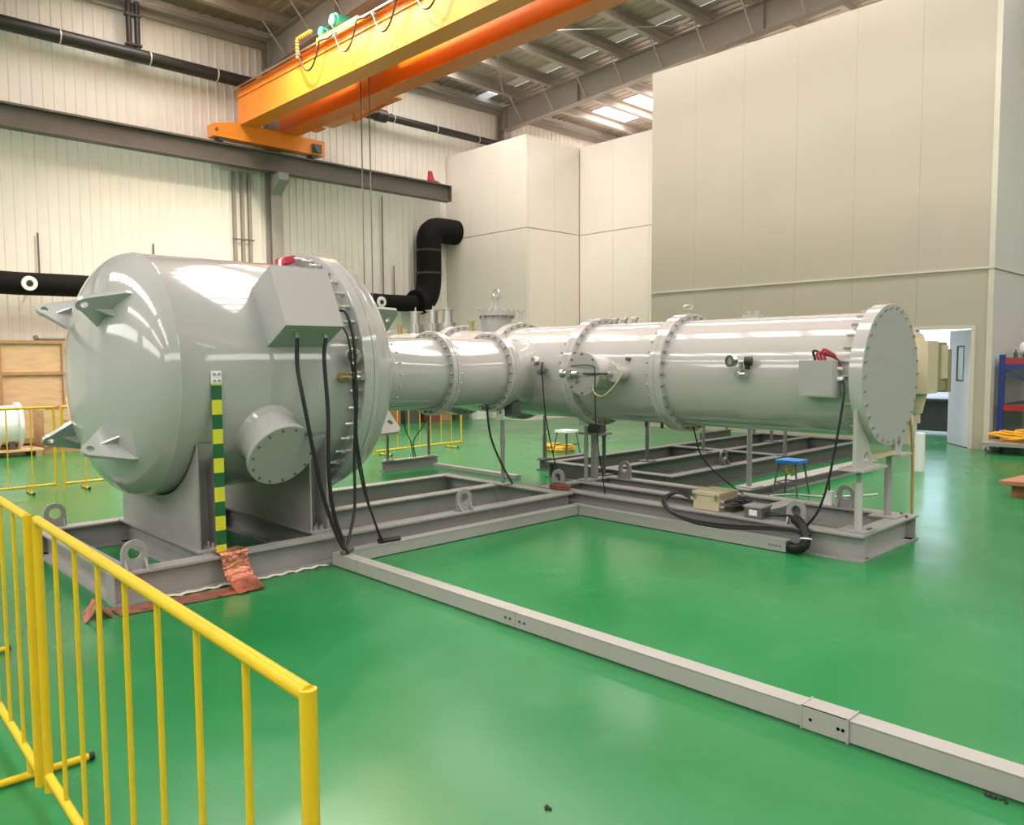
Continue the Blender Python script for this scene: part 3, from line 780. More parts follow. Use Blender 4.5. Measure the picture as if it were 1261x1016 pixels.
bolts(lv, (-2.64, AY, AZ), (-1, 0, 0), .545, 30, .012, .07, 'stud_ring', m='steel')
# side port with cover
po = Vector((-5.16, 6.4, 1.44))
sp_ = build('side_port', MB().lathe(po, (0, -1, 0), [(0, .17), (.46, .17)], 40), 'arm', lv, smooth=True)
build('cover', MB().lathe(po, (0, -1, 0), [(.46, 0), (.46, .215), (.485, .215), (.487, .21), (.487, 0)], 40), 'tray', sp_, smooth=True)
bolts(sp_, po + Vector((0, -.487, 0)), (0, -1, 0), .192, 8, .011, .012, 'cover_bolts', m='dark')
build('port_valve', MB().cyl(po + Vector((-.12, -.487, 0)), po + Vector((-.12, -.57, 0)), .035, n=14).cyl(po + Vector((-.2, -.54, 0)), po + Vector((-.02, -.54, 0)), .022, n=12).cyl(po + Vector((-.23, -.54, 0)), po + Vector((-.2, -.54, 0)), .04, n=16), 'steel', sp_, smooth=True)
build('port_fitting', MB().cyl(po + Vector((-.06, -.487, -.07)), po + Vector((-.06, -.53, -.07)), .018, n=10), 'steel', sp_)
po2 = Vector((-4.86, 6.35, 1.44))
s2 = build('small_port', MB().lathe(po2, (0, -1, 0), [(0, .062), (.30, .062), (.30, .078), (.33, .078), (.33, 0)], 24), 'arm', lv, smooth=True)
build('port_valve', MB().cyl(po2 + Vector((-.02, -.33, 0)), po2 + Vector((-.02, -.41, 0)), .022, n=12).cyl(po2 + Vector((-.06, -.39, -.05)), po2 + Vector((-.06, -.39, 0)), .018, n=10), 'steel', s2, smooth=True)
build('plug', MB().cyl((-4.82, 6.25, 1.58), (-4.82, 6.18, 1.58), .02, n=10), 'dark', lv)
loop = [(-5.0, 5.87, 1.33), (-4.95, 5.86, 1.25), (-4.86, 5.86, 1.23), (-4.78, 5.9, 1.30), (-4.74, 5.98, 1.42), (-4.75, 6.0, 1.50), (-4.80, 6.0, 1.53)]
build('earth_wire', MB().tube(spline(loop, 6), .0065, 6), 'yg', lv)
build('sensor_rod', MB().cyl((-5.12, 5.88, 1.44), (-4.87, 5.93, 1.44), .010, n=6).tube(spline([(-5.3, 5.9, 1.515), (-5.1, 5.88, 1.525), (-4.99, 5.88, 1.51), (-4.97, 5.88, 1.44), (-4.97, 5.9, .9), (-4.98, 6.05, .25)], 5), .006, 6), 'black', lv)
# gauges on the near side
def gauge(x, z, dark=True):
    yy = AY - math.sqrt(AR ** 2 - (z - AZ) ** 2)
    g = build('pressure_gauge', MB().lathe((x - .06, yy - .08, z + .09), (-.3, -1, 0), [(0, 0), (0, .048), (.05, .05), (.05, .04), (.045, 0)], 20), 'steel', lv, smooth=True)
    build('gauge_rim', MB().lathe((x - .06, yy - .08, z + .09), (-.3, -1, 0), [(.045, .034), (.056, .034), (.056, .052), (.045, .052)], 20), 'dark' if dark else 'steel', g)
    if dark: build('relay', MB().cyl((x + .03, yy - .06, z + .09), (x + .09, yy - .04, z + .09), .04, n=14).cyl((x + .05, yy - .05, z + .02), (x + .06, yy - .05, z + .08), .022, n=10), 'black', g)
    build('fitting', MB().cyl((x, yy + .05, z), (x, yy - .09, z), .018, n=10).cyl((x, yy - .07, z - .03), (x, yy - .07, z + .08), .015, n=10).cyl((x - .05, yy - .07, z - .03), (x + .05, yy - .07, z - .02), .022, n=10).cyl((x - .02, yy - .11, z - .03), (x - .02, yy - .07, z - .03), .028, n=10), 'steel' if dark else 'frame2', g, smooth=True)
gauge(-3.56, 1.47); gauge(-5.92, 1.47, False)
build('gauge_cable', MB().tube(spline([(-5.92, 6.12, 1.53), (-5.90, 6.11, 1.45), (-5.89, 6.15, 1.0), (-5.87, 6.25, .55), (-5.82, 6.3, .26)], 5), .007, 6), 'black', lv)
# terminal box near the end
tb = build('terminal_box', MB().box(-3.01, -2.72, 6.08, 6.22, 1.275, 1.565), 'cover', lv)
build('box_door', MB().box(-3.00, -2.73, 6.072, 6.08, 1.285, 1.555), 'cover', tb)
for z_ in (1.36, 1.46): build('mount_bracket', MB().box(-2.98, -2.75, 6.22, 6.30, z_, z_ + .03), 'frame', tb)
build('cable_gland', MB().cyl((-2.72, 6.15, 1.42), (-2.68, 6.15, 1.42), .018, n=10), 'white', tb)
build('cable_gland', MB().cyl((-2.72, 6.15, 1.50), (-2.69, 6.15, 1.50), .014, n=10), 'white', tb)
for k, (m_, dx) in enumerate((('redwire', 0), ('redwire', .025), ('black', -.03), ('redwire', .05))):
    build('lead_wire', MB().tube(spline([(-2.86 + dx, 6.12, 1.56), (-2.87 + dx, 6.10, 1.62 + .01 * k), (-2.80 + dx, 6.12, 1.615), (-2.74, 6.15, 1.58), (-2.70, 6.15, 1.51)], 5), .010, 6), m_, tb)
# things on the vessel's crown
def insulator(x, h=.30, m='tray', r=.075):
    z0 = AZ + AR - .03
    o = build('bushing', MB().lathe((x, AY, z0), (0, 0, 1), [(0, r * 1.35), (.14, r * 1.35), (.145, r * .8), (h, r * .8), (h, r * 1.15), (h + .012, r * 1.15), (h + .012, 0)], 20), m, lv, smooth=True)
    build('pin', MB().cyl((x, AY, z0 + h), (x, AY, z0 + h + .07), .010, n=8), 'steel', o)
for x in (-8.92, -8.53, -8.22): insulator(x, .31, 'steel', .088)
for x in (-9.12, -8.72, -8.36):
    build('crown_valve', MB().cyl((x, AY - .12, AZ + AR - .06), (x, AY - .12, AZ + AR + .09), .03, n=10).cyl((x, AY - .12, AZ + AR + .09), (x, AY - .12, AZ + AR + .11), .045, n=12), 'brass' if x < -9 else 'steel', lv, smooth=True)
xx = -7.27; z0 = AZ + AR - .04
tp = build('crown_port', MB().lathe((xx, AY, z0), (0, 0, 1), [(0, .19), (.20, .19), (.20, .235), (.225, .235), (.23, .235), (.255, .235), (.255, 0)], 40), 'cover', lv, smooth=True)
bolts(tp, (xx, AY, z0 + .255), (0, 0, 1), .212, 12, .013, .02, back=.09)
build('port_post', MB().cyl((xx, AY, z0 + .255), (xx, AY, z0 + .42), .035, n=14).cyl((xx, AY, z0 + .42), (xx, AY, z0 + .44), .06, n=14), 'arm', tp, smooth=True)
build('post_ring', MB().tube([(xx + .05 * math.cos(a), AY, z0 + .485 + .045 * math.sin(a)) for a in [2 * PI * k / 16 for k in range(17)]], .009, 6), 'steel', tp)
build('post_stay', MB().cyl((xx - .15, AY, z0 + .26), (xx - .04, AY, z0 + .40), .008, n=6), 'steel', tp)
build('crown_valve', MB().cyl((-7.62, AY - .1, z0 - .02), (-7.62, AY - .1, z0 + .13), .03, n=10).cyl((-7.62, AY - .1, z0 + .13), (-7.62, AY - .1, z0 + .15), .045, n=12), 'yg', lv, smooth=True)
build('vent_pipe', MB().cyl((-6.84, AY, AZ + .55), (-6.84, AY, AZ + .71), .022, n=10).cyl((-6.84, AY, AZ + .71), (-6.84, AY, AZ + .73), .05, n=12), 'arm', lv, smooth=True)
build('crown_eye', MB().cyl((-4.48, AY, AZ + .56), (-4.48, AY, AZ + .62), .018, n=8).tube([(-4.48 + .05 * math.cos(a), AY, AZ + .645 + .02 * math.sin(a)) for a in [2 * PI * k / 16 for k in range(17)]], .011, 6), 'steel', lv)
for x in (-5.4, -5.28, -5.14): build('crown_clip', MB().cyl((x, AY, AZ + AR - .01), (x, AY, AZ + AR + .035), .03, n=10).cyl((x - .04, AY, AZ + AR + .045), (x + .04, AY, AZ + AR + .045), .014, n=8), 'steel', lv)
build('crown_block', MB().box(-3.86, -3.70, AY - .05, AY + .05, AZ + AR - .01, AZ + AR + .025).cyl((-3.82, AY, AZ + AR), (-3.82, AY, AZ + AR + .06), .022, n=10).cyl((-3.74, AY, AZ + AR), (-3.74, AY, AZ + AR + .06), .022, n=10), 'arm', lv)
# pegs along the vessel's belly
for x in (-5.02, -4.82, -4.58): build('drain_stub', MB().cyl((x, AY + .05, AZ - AR + .02), (x, AY + .05, AZ - AR - .06), .016, n=8), 'dark', lv)
# feet and posts
def clevis_post(x, y, z0, ztop, r=.022, m='frame'):
    o = build('support_post', MB().cyl((x, y, z0 + .012), (x, y, ztop), r, n=14).cyl((x, y, ztop - .32), (x, y, ztop - .22), r * 1.25, n=14), m, lv, smooth=True)
    build('foot_plate', MB().box(x - .08, x + .08, y - .07, y + .07, z0, z0 + .014), m, o)
    pol = [(-.06, -.03), (.06, -.03)] + [(.06 * math.cos(a), .06 + .06 * math.sin(a)) for a in [PI * k / 8 for k in range(9)]]
    build('clevis', MB().plate(pol, (0, .05), .022, (x, y - .03, ztop), (1, 0, 0), (0, 0, 1), .014, 12), 'white', o)
    return o
clevis_post(-6.33, 5.93, .21, .955)
clevis_post(-5.86, 6.78, .21, .86)
clevis_post(-5.98, 7.24, .21, .98, m='frame2')
# belly pedestal under the middle flange
pd = build('belly_pedestal', MB().prism([(-6.02, 6.94, .74), (-5.80, 6.94, .74), (-5.76, 6.94, 1.0), (-6.06, 6.94, 1.0)], (0, .10, 0)), 'frame2', lv)
build('pedestal_foot', MB().box(-6.07, -5.75, 6.88, 7.10, .715, .74).box(-5.94, -5.88, 6.96, 7.02, .21, .715), 'frame', pd)
# tee support bracket
build('tee_bracket', MB().box(-6.42, -6.22, 5.98, 6.10, .98, 1.12).box(-6.44, -6.2, 5.95, 6.13, .965, .985), 'frame2', lv)
# end support with arch
X = -2.60
ea = [(6.20, .72), (6.52, .72), (6.50, .80), (6.42, .95), (6.33, 1.16), (6.26, 1.26), (6.20, 1.27)]
build('end_foot', MB().plate([(y, z) for y, z in ea], (6.39, .79), .045, (X, 0, 0), (0, 1, 0), (0, 0, 1), .03, 18), 'arm', lv)
build('foot_plate', MB().box(X - .10, X + .10, 6.14, 6.60, .70, .72), 'arm', lv)
build('end_foot', MB().plate([(6.98, .77), (7.10, .77), (7.24, .95), (7.24, 1.12), (7.12, 1.02), (6.98, .94)], (7.06, .86), .035, (X, 0, 0), (0, 1, 0), (0, 0, 1), .03, 14), 'arm', lv)
build('foot_plate', MB().box(X - .09, X + .09, 6.92, 7.16, .75, .77), 'arm', lv)
build('cross_bar', MB().box(X - .03, X + .03, 6.55, 6.95, .765, .80), 'beige', lv)
p1 = build('support_post', MB().cyl((-2.60, 6.30, .222), (-2.60, 6.30, .60), .032, n=18), 'arm', lv, smooth=True)
build('jack_screw', MB().cyl((-2.60, 6.30, .60), (-2.60, 6.30, .70), .016, n=10), 'frame', p1)
build('foot_plate', MB().box(-2.72, -2.50, 6.19, 6.41, .209, .224), 'frame', p1)
p2 = build('support_post', MB().cyl((-2.66, 7.05, .222), (-2.66, 7.05, .62), .030, n=18).cyl((-2.66, 7.05, .62), (-2.66, 7.05, .75), .022, n=14), 'frame', lv, smooth=True)
build('foot_plate', MB().box(-2.78, -2.56, 6.94, 7.16, .209, .224), 'frame', p2)
# drive housing on the vessel's far side
dh = build('drive_neck', MB().cyl((-3.05, 7.1, 1.44), (-3.05, 8.35, 1.44), .13, n=24), 'arm', lv, smooth=True)
build('drive_housing', MB().box(-3.00, -2.80, 8.32, 8.62, 1.22, 1.74), 'beige', lv, label='beige drive housing')
build('housing_lid', MB().box(-3.00, -2.79, 8.305, 8.32, 1.22, 1.64), 'beige', lv)
build('drive_cabinet', MB().box(-2.99, -2.80, 8.62, 8.86, 1.24, 1.73), 'olive', lv)
build('drive_plate', MB().box(-3.0, -2.785, 8.86, 8.97, 1.22, 1.66), 'olive', lv)
build('drive_plate', MB().box(-2.80, -2.785, 8.70, 8.86, 1.36, 1.70), 'beige', lv)
build('drive_eye', MB().lathe((-2.97, 8.45, 1.74), (1, -.6, 0), [(-.04, 0), (-.04, .09), (.04, .09), (.04, 0)], 20), 'beige', lv, smooth=True)
build('drive_cone', MB().cyl((-2.93, 8.45, 1.22), (-2.93, 8.45, 1.02), .09, .05, n=16).cyl((-2.93, 8.45, 1.02), (-2.93, 8.45, .92), .035, n=12), 'beige', lv, smooth=True)
build('drive_hose', MB().tube(spline([(-2.68, 7.22, 1.22), (-2.62, 7.36, 1.10), (-2.60, 7.42, .75), (-2.60, 7.44, .35), (-2.60, 7.46, .02)], 6), .013, 8), 'hosebrown', lv)

# ---------------- frame under the long vessel
af = thing('vessel_base_frame', 'grey steel base frame under the near end of the long vessel', 'steel frame', (-4.2, 6.72, 0))
for Y in (6.19, 6.72, 7.23): build('beam', MB().ibeam('x', -5.98, -2.49 if Y != 6.72 else -3.6, Y, 0, .209), 'frame', af)
for X in (-5.90, -3.60, -2.57): build('cross_beam', MB().ibeam('y', 6.20, 7.22, X, 0), 'frame', af)
for c in ((-3.06, 6.19, .209), (-3.11, 7.26, .209), (-5.74, 6.19, .209), (-5.66, 7.23, .209)): frame_lug(af, c, 'xz')
cb_ = MB()
for x, y in ((-2.53, 6.33), (-2.53, 6.37), (-2.59, 7.18), (-2.52, 7.10)): cb_.cyl((x, y, .209), (x, y, .235), .013, n=6)
build('anchor_bolts', cb_, 'dark', af, kind='stuff')

# ---------------- rear frame for the hidden third vessel
rf = thing('rear_base_frame', 'darker grey steel base frame running away behind the long vessel', 'steel frame', (-6.3, 10.4, 0))
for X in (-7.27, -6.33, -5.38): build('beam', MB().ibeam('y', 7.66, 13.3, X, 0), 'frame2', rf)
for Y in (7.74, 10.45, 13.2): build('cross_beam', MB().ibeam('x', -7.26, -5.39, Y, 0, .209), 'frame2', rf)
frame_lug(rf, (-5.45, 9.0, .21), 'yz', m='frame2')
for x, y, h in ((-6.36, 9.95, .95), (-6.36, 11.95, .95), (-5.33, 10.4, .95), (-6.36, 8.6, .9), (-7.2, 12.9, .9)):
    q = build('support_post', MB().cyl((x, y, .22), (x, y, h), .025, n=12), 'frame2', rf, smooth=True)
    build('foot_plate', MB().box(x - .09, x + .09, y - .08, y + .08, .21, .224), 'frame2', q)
lo = thing('low_floor_beam', 'low grey floor beam lying behind the blue stool', 'steel beam', (-4.6, 9.8, 0))
build('beam', MB().ibeam('y', 8.0, 11.6, -4.62, 0, .11, .22), 'frame', lo)
q = build('support_post', MB().cyl((-4.62, 8.18, .122), (-4.62, 8.18, .85), .03, n=14), 'frame', lo, smooth=True)
build('foot_plate', MB().box(-4.73, -4.51, 8.06, 8.30, .11, .124), 'frame', q)
# far support beam under the vessel's far end
fb = thing('far_support_beam', 'short grey beam with two posts under the far vessel end', 'steel beam', (-9.3, 6.93, 0))
build('beam', MB().ibeam('y', 6.42, 7.42, -9.36, 0, .15, .13), 'frame', fb)
for y in (6.52, 7.26):
    q = build('support_post', MB().cyl((-9.36, y, .16), (-9.36, y, .95), .02, n=12), 'frame2', fb, smooth=True)
    build('foot_plate', MB().box(-9.42, -9.30, y - .07, y + .07, .15, .163), 'frame', q)
sb = thing('corner_floor_beam', 'short dark floor beam with a post left of the rear frame', 'steel beam', (-7.8, 8.2, 0))
build('beam', MB().ibeam('y', 8.05, 9.0, -7.82, 0, .16, .13), 'frame2', sb)
q = build('support_post', MB().cyl((-7.82, 8.15, .16), (-7.82, 8.15, .95), .022, n=12).cyl((-7.82, 8.15, .16), (-7.82, 8.15, .5), .03, n=12), 'frame2', sb, smooth=True)
build('foot_plate', MB().box(-7.88, -7.76, 8.08, 8.22, .16, .173), 'frame2', q)
sb = thing('distant_floor_beam', 'short dark floor beam on the floor beyond the rear frame', 'steel beam', (-8.45, 13.4, 0))
build('beam', MB().ibeam('y', 13.1, 14.2, -8.45, 0, .14, .12), 'frame2', sb)
for y in (13.2, 14.05): build('support_post', MB().cyl((-8.45, y, .14), (-8.45, y, .7), .02, n=10), 'frame2', sb)

# ---------------- cable trays on the floor
def tray_seg(name, x0, x1, y0, y1, h, label, holes=None):
    o = thing(name, label, 'cable tray', ((x0 + x1) / 2, (y0 + y1) / 2, 0), 'steel cable trays on the floor')
    build('channel', MB().box(x0, x1, y0, y1, .006, h - .004), 'tray', o)
    build('lid', MB().box(x0, x1, y0 - .004, y1 + .004, h - .004, h), 'tray', o)
    if holes:
        b = MB()
        for x in holes: b.cyl((x, y0 - .002, h * .5), (x, y0 - .007, h * .5), .008, n=8)
        build('joint_screws', b, 'dark', o, kind='stuff')
    return o
tray_seg('cable_tray', -5.36, -5.02, 3.20, 3.29, .10, 'short cable tray piece at the tank frame under the hanging cables', None)
tray_seg('cable_tray', -5.017, -3.32, 3.20, 3.29, .10, 'cable tray length starting at the tank frame, crossing the open floor', (-3.40, -3.36))
tray_seg('cable_tray', -3.317, -1.44, 3.20, 3.29, .10, 'middle cable tray length crossing the open green floor', (-3.28, -3.24, -1.50))
tray_seg('cable_tray', -1.437, 1.0, 3.20, 3.29, .10, 'nearest cable tray length leaving at the right edge of the picture', (-1.38, -1.36))
cv = thing('tray_joint_cover', 'thin joint cover around the nearest floor tray joint', 'cover plate', (-1.44, 3.245, 0))
build('cover_plate', MB().box(-1.545, -1.335, 3.193, 3.196, .004, .104).box(-1.545, -1.335, 3.193, 3.297, .1005, .104), 'tray', cv)
for x in (-1.54, -1.34): build('tie_strip', MB().box(x - .004, x + .004, 3.190, 3.300, .0005, .107), 'tray', cv)
o = thing('cable_tray', 'cable tray along the foot of the tank base frame', 'cable tray', (-5.34, 4.7, 0), 'steel cable trays on the floor')
build('channel', MB().box(-5.40, -5.30, 3.30, 6.02, .006, .096), 'tray', o)
build('lid', MB().box(-5.404, -5.296, 3.30, 6.02, .096, .10), 'tray', o)
o = tray_seg('cable_tray', -5.29, -3.06, 6.01, 6.10, .10, 'cable tray along the foot of the vessel frame, ending in black hoses', (-3.20, -3.17, -3.14, -3.11))
build('corner_piece', MB().box(-5.40, -5.293, 6.025, 6.10, .0, .104), 'tray', o)
single('cable_tray', MB().box(-9.25, -7.5, 7.25, 7.36, 0, .045), 'tray', 'thin floor tray leading to the far support beam', 'cable tray', (-8.4, 7.3, 0), 'steel cable trays on the floor')

# ================================================================== SMALLER THINGS AT THE TANK
# striped earthing bar
eb = thing('earthing_bar', 'upright flat bar striped green and yellow in front of the tank', 'bar', (-5.50, 2.385, .22))
bx0, bx1, by0, by1 = -5.512, -5.502, 2.352, 2.422
zs = .225; k = 0; seg = .104
build('bar_core', MB().box(bx0 - .002, bx1 - .006, by0 + .004, by1 - .004, .21, 1.47), 'copper', eb)
while zs < 1.42:
    z1 = min(zs + (seg if k else .05), 1.43)
    build('tape_band', MB().box(bx0 - .003, bx1, by0, by1, zs, z1), 'tapey' if k % 2 == 0 else 'tapeg', eb)
    zs = z1; k += 1
top = build('terminal_plate', MB().box(bx0 - .003, bx1 + .002, by0 - .002, by1 + .002, 1.43, 1.52), 'white', eb)
b = MB()
for y in (by0 + .018, by1 - .018):
    for z in (1.452, 1.497): b.cyl((bx1, y, z), (bx1 + .012, y, z), .010, n=6)
build('terminal_bolts', b, 'steel', top, kind='stuff')
build('bar_bracket', MB().box(-5.56, -5.512, 2.365, 2.41, 1.46, 1.49), 'steel', eb)

# copper earthing strap: draped over the beam, then along the floor
def sheet(path, wvec, th=.003, rows=1, jit=0.):
    mb = MB(); vs = []; fs = []; wvec = Vector(wvec); n = 7
    for p in path:
        for j in range(n):
            off = Vector((random.uniform(-jit, jit), random.uniform(-jit, jit), random.uniform(0, jit)))
            vs.append(Vector(p) + wvec * (j / (n - 1)) + off)
    m = len(path)
    for i in range(m - 1):
        for j in range(n - 1): a = i * n + j; fs.append((a, a + 1, a + n + 1, a + n))
    top_ = len(vs)
    vs += [v + Vector((.0, 0, -th)) for v in vs]
    fs += [tuple(top_ + q for q in f[::-1]) for f in fs]
    for i in range(m - 1):
        for a, b in ((i * n, (i + 1) * n), (i * n + n - 1, (i + 1) * n + n - 1)): fs.append((a, b, top_ + b, top_ + a))
    return mb.add(vs, fs)
cs = thing('copper_strap', 'crumpled copper earthing strap draped over the base frame onto the floor', 'strap', (-5.4, 2.3, 0))
drape = [(-5.56, 2.335, .219), (-5.50, 2.335, .222), (-5.44, 2.335, .234), (-5.405, 2.335, .228), (-5.395, 2.338, .19), (-5.385, 2.34, .13), (-5.37, 2.345, .09), (-5.345, 2.345, .075), (-5.32, 2.345, .055), (-5.26, 2.345, .03), (-5.19, 2.34, .014), (-5.12, 2.335, .009)]
build('draped_sheet', sheet(spline(drape, 3), (0, .195, .012), jit=.0045), 'copper', cs, smooth=True)
flr = [(-5.33, 2.46, .02), (-5.33, 2.40, .010), (-5.335, 2.3, .008), (-5.35, 2.1, .007), (-5.365, 1.9, .009), (-5.385, 1.75, .007), (-5.40, 1.60, .007)]
build('floor_sheet', sheet(spline(flr, 4), (.19, .0, 0), jit=.002), 'copper', cs, smooth=True)
curl = [(-5.40, 1.60, .008), (-5.41, 1.565, .03), (-5.41, 1.53, .075), (-5.41, 1.50, .09), (-5.41, 1.47, .05), (-5.40, 1.43, .010)]
build('curled_end', sheet(spline(curl, 4), (.18, -.03, -.01), jit=.004), 'copper', cs, smooth=True)
# strip of crumpled sealing film at the foot of the frame
sf = [(-5.412 + .012 * math.sin(i * 1.7) + (.02 if i > 20 else 0), 1.9 + i * .033, .008 + .007 * abs(math.sin(i * 2.3))) for i in range(39)]
single('sealing_film', sheet(sf, (.035, .004, -.004), th=.0015, jit=.005), 'trim', 'crumpled pale sealing film along the foot of the tank frame', 'film', (-5.4, 2.5, 0))

# heavy cables from the junction box to the floor
def cable(name, pts, r, m, label, cat='cable', group=None):
    return single(name, MB().tube(spline(pts, 8), r, 8), m, label, cat, pts[-1], group, smooth=True)
ja, jb_ = jpt(1.12, -.27, 2.93), jpt(1.12, -.27, 3.17)
cable('black_cable', [ja, (-5.34, 2.93, 1.55), (-5.30, 2.95, 1.3), (-5.29, 3.03, .85), (-5.28, 3.09, .55), (-5.25, 3.18, .25), (-5.22, 3.24, .115)], .0155, 'black', 'thick black cable hanging from the junction box, the left one', group='junction box cables')
cable('black_cable', [jb_, (-5.33, 3.15, 1.60), (-5.31, 3.16, 1.2), (-5.30, 3.15, .75), (-5.29, 3.18, .42), (-5.26, 3.24, .20), (-5.20, 3.255, .118)], .0155, 'black', 'thick black cable hanging from the junction box, the right one', group='junction box cables')
cable('thin_cable', [(-5.55, 3.40, 1.98), (-5.44, 3.41, 1.97), (-5.39, 3.43, 1.85), (-5.36, 3.44, 1.66), (-5.36, 3.44, 1.3), (-5.38, 3.43, .8), (-5.34, 3.40, .45), (-5.30, 3.33, .25), (-5.24, 3.25, .125)], .012, 'black', 'black cable following the tank flange down to the tray corner')
cable('thin_cable', [(-5.42, 3.43, 1.60), (-5.37, 3.46, 1.4), (-5.39, 3.46, .9), (-5.36, 3.50, .55), (-5.32, 3.56, .32), (-5.31, 3.62, .16), (-5.33, 3.68, .112)], .009, 'black', 'thin black cable from the flange gauge to the frame tray')
cable('thin_cable', [(-5.44, 3.38, 1.86), (-5.40, 3.41, 1.75), (-5.385, 3.43, 1.5), (-5.41, 3.48, .95), (-5.38, 3.54, .5), (-5.34, 3.59, .26), (-5.34, 3.64, .125)], .008, 'black', 'thin black cable beside the flange gauge cable')
cable('cable_plug', [(-5.34, 3.62, .125), (-5.34, 3.70, .12), (-5.33, 3.82, .116)], .022, 'black', 'black cable plug lying on the frame tray', 'plug')
cable('cable_plug', [(-5.22, 3.20, .118), (-5.24, 3.26, .12), (-5.30, 3.34, .116)], .020, 'dark', 'dark cable ends bunched on the tray corner', 'plug')
cable('thin_cable', [(-6.38, 5.74, 1.09), (-6.37, 5.79, .75), (-6.30, 5.88, .45), (-6.22, 5.97, .225)], .011, 'black', 'black cable hanging from the connecting pipe to the frame')
cable('thin_cable', [(-9.1, 6.6, .93), (-9.2, 6.72, .6), (-9.25, 6.85, .40), (-9.30, 6.93, .16)], .008, 'black', 'thin cable branch left at the far support beam', group='far beam cables')
cable('thin_cable', [(-9.1, 7.2, .93), (-9.2, 7.02, .6), (-9.25, 6.90, .40), (-9.30, 6.97, .16)], .008, 'black', 'thin cable branch right at the far support beam', group='far beam cables')
cable('thin_cable', [(-4.30, 6.55, .93), (-4.32, 6.75, .6), (-4.2, 7.0, .35), (-4.1, 7.15, .22)], .007, 'black', 'thin black cable under the large middle flange')
rc = []
for k in range(70):
    a = k * .9; rr = .085 + .012 * math.sin(k * .37)
    rc.append((-5.66 + rr * 1.5 * math.cos(a), 6.13 + rr * .55 * math.sin(a), .222 + .0006 * k))
single('red_cable_coil', MB().tube(rc, .008, 6), 'coilred', 'small faded red cable coil where the two frames meet', 'cable coil', (-5.66, 6.13, .21))

# ---------------- control boxes on the vessel frame
bb = thing('beige_control_box', 'beige metal control box standing on the vessel frame', 'box', (-3.95, 6.40, .21))
build('case', MB().box(-4.06, -3.80, 6.20, 6.52, .213, .34), 'beige', bb)
build('lid', MB().box(-4.07, -3.79, 6.19, 6.53, .345, .375), 'beige', bb)
for x_ in (-4.05, -3.83): build('lid_clip', MB().box(x_, x_ + .02, 6.182, 6.19, .31, .36), 'steel', bb)
for k in range(6):
    y = 6.24 + (k % 3) * .11; z = .25 + (k // 3) * .05
    g = build('cable_gland', MB().cyl((-3.80, y, z), (-3.76, y, z), .018, n=10), 'steel', bb)
    cable('black_lead', [(-3.76, y, z), (-3.68, y + .03, z + .02), (-3.60, 6.36 + .022 * k, .26), (-3.52, 6.20 + .022 * k, .245)], .012, 'black', 'black lead from the beige control box side, %s %s' % (('lower', 'upper')[k // 3], ('front', 'middle', 'rear')[k % 3]), group='control box leads')
for k in range(2): build('cable_gland', MB().cyl((-4.12, 6.26 + .1 * k, .29), (-4.06, 6.26 + .1 * k, .29), .02, n=10), 'steel', bb)
for k, lb in ((0, 'outer'), (1, 'inner')):
    cable('control_hose', [(-4.12, 6.26 + .1 * k, .29), (-4.26, 6.22 + .06 * k, .33), (-4.34 + .03 * k, 6.12, .27), (-4.22 + .03 * k, 6.04, .19), (-3.98, 6.04, .125 + .02 * k), (-3.66, 6.05, .118 + .025 * k), (-3.35, 6.04, .155 + .02 * k), (-3.12, 6.03, .185 + .015 * k), (-2.98, 6.035, .19 + .012 * k), (-2.93, 6.04, .165 + .01 * k)], .014, 'black', 'black hose loop from the beige control box, %s one' % lb, 'hose', 'control hoses')
sbx = thing('small_control_box', 'small dark control box with a white sticker on the vessel frame', 'box', (-3.42, 6.2, .21))
build('case', MB().box(-3.52, -3.36, 6.16, 6.32, .212, .30), 'frame2', sbx)
build('lid', MB().box(-3.53, -3.35, 6.15, 6.33, .302, .318), 'frame', sbx)
build('sticker', MB().box(-3.475, -3.40, 6.157, 6.159, .235, .285), 'white', sbx)
h = thing('corrugated_hose', 'fat black corrugated hose curving from the tray end onto the frame', 'hose', (-3.05, 6.05, .05))
hp_ = spline([(-3.06, 6.055, .05), (-2.98, 6.035, .046), (-2.915, 6.025, .08), (-2.90, 6.035, .14), (-2.93, 6.06, .20), (-2.99, 6.10, .25), (-3.06, 6.15, .265)], 10)
build('hose', MB().tube(hp_, .034, 12), 'black', h, smooth=True)
rg = MB()
for i in range(2, len(hp_) - 1, 2):
    rg.lathe(hp_[i], hp_[i + 1] - hp_[i - 1], [(-.006, .032), (-.006, .041), (.006, .041), (.006, .032)], 12)
build('hose_ribs', rg, 'black', h, kind='stuff')
build('tie_wrap', MB().lathe(hp_[30], hp_[31] - hp_[29], [(-.006, .040), (-.006, .046), (.006, .046), (.006, .040)], 12), 'white', h)
for k in range(2): build('hose_lead', MB().tube(spline([(-3.04, 6.14 + .03 * k, .262), (-3.12, 6.18 + .03 * k, .275 - .02 * k), (-3.24, 6.22 + .03 * k, .255), (-3.36, 6.22 + .03 * k, .25)], 6), .013, 8), 'black', h, smooth=True)
cable('thin_cable', [(-2.69, 6.15, 1.42), (-2.66, 6.13, 1.32), (-2.69, 6.10, 1.0), (-2.75, 6.10, .65), (-2.84, 6.13, .38), (-2.95, 6.15, .22)], .010, 'black', 'black cable from the terminal box down to the vessel frame')
a_ = thing('white_antenna_box', 'small white antenna box on the far beam of the vessel frame', 'box', (-3.26, 7.24, .21))
build('case', MB().box(-3.30, -3.22, 7.20, 7.27, .21, .34), 'white', a_)
build('antenna', MB().cyl((-3.26, 7.235, .34), (-3.26, 7.235, .44), .009, .004, n=8), 'black', a_)

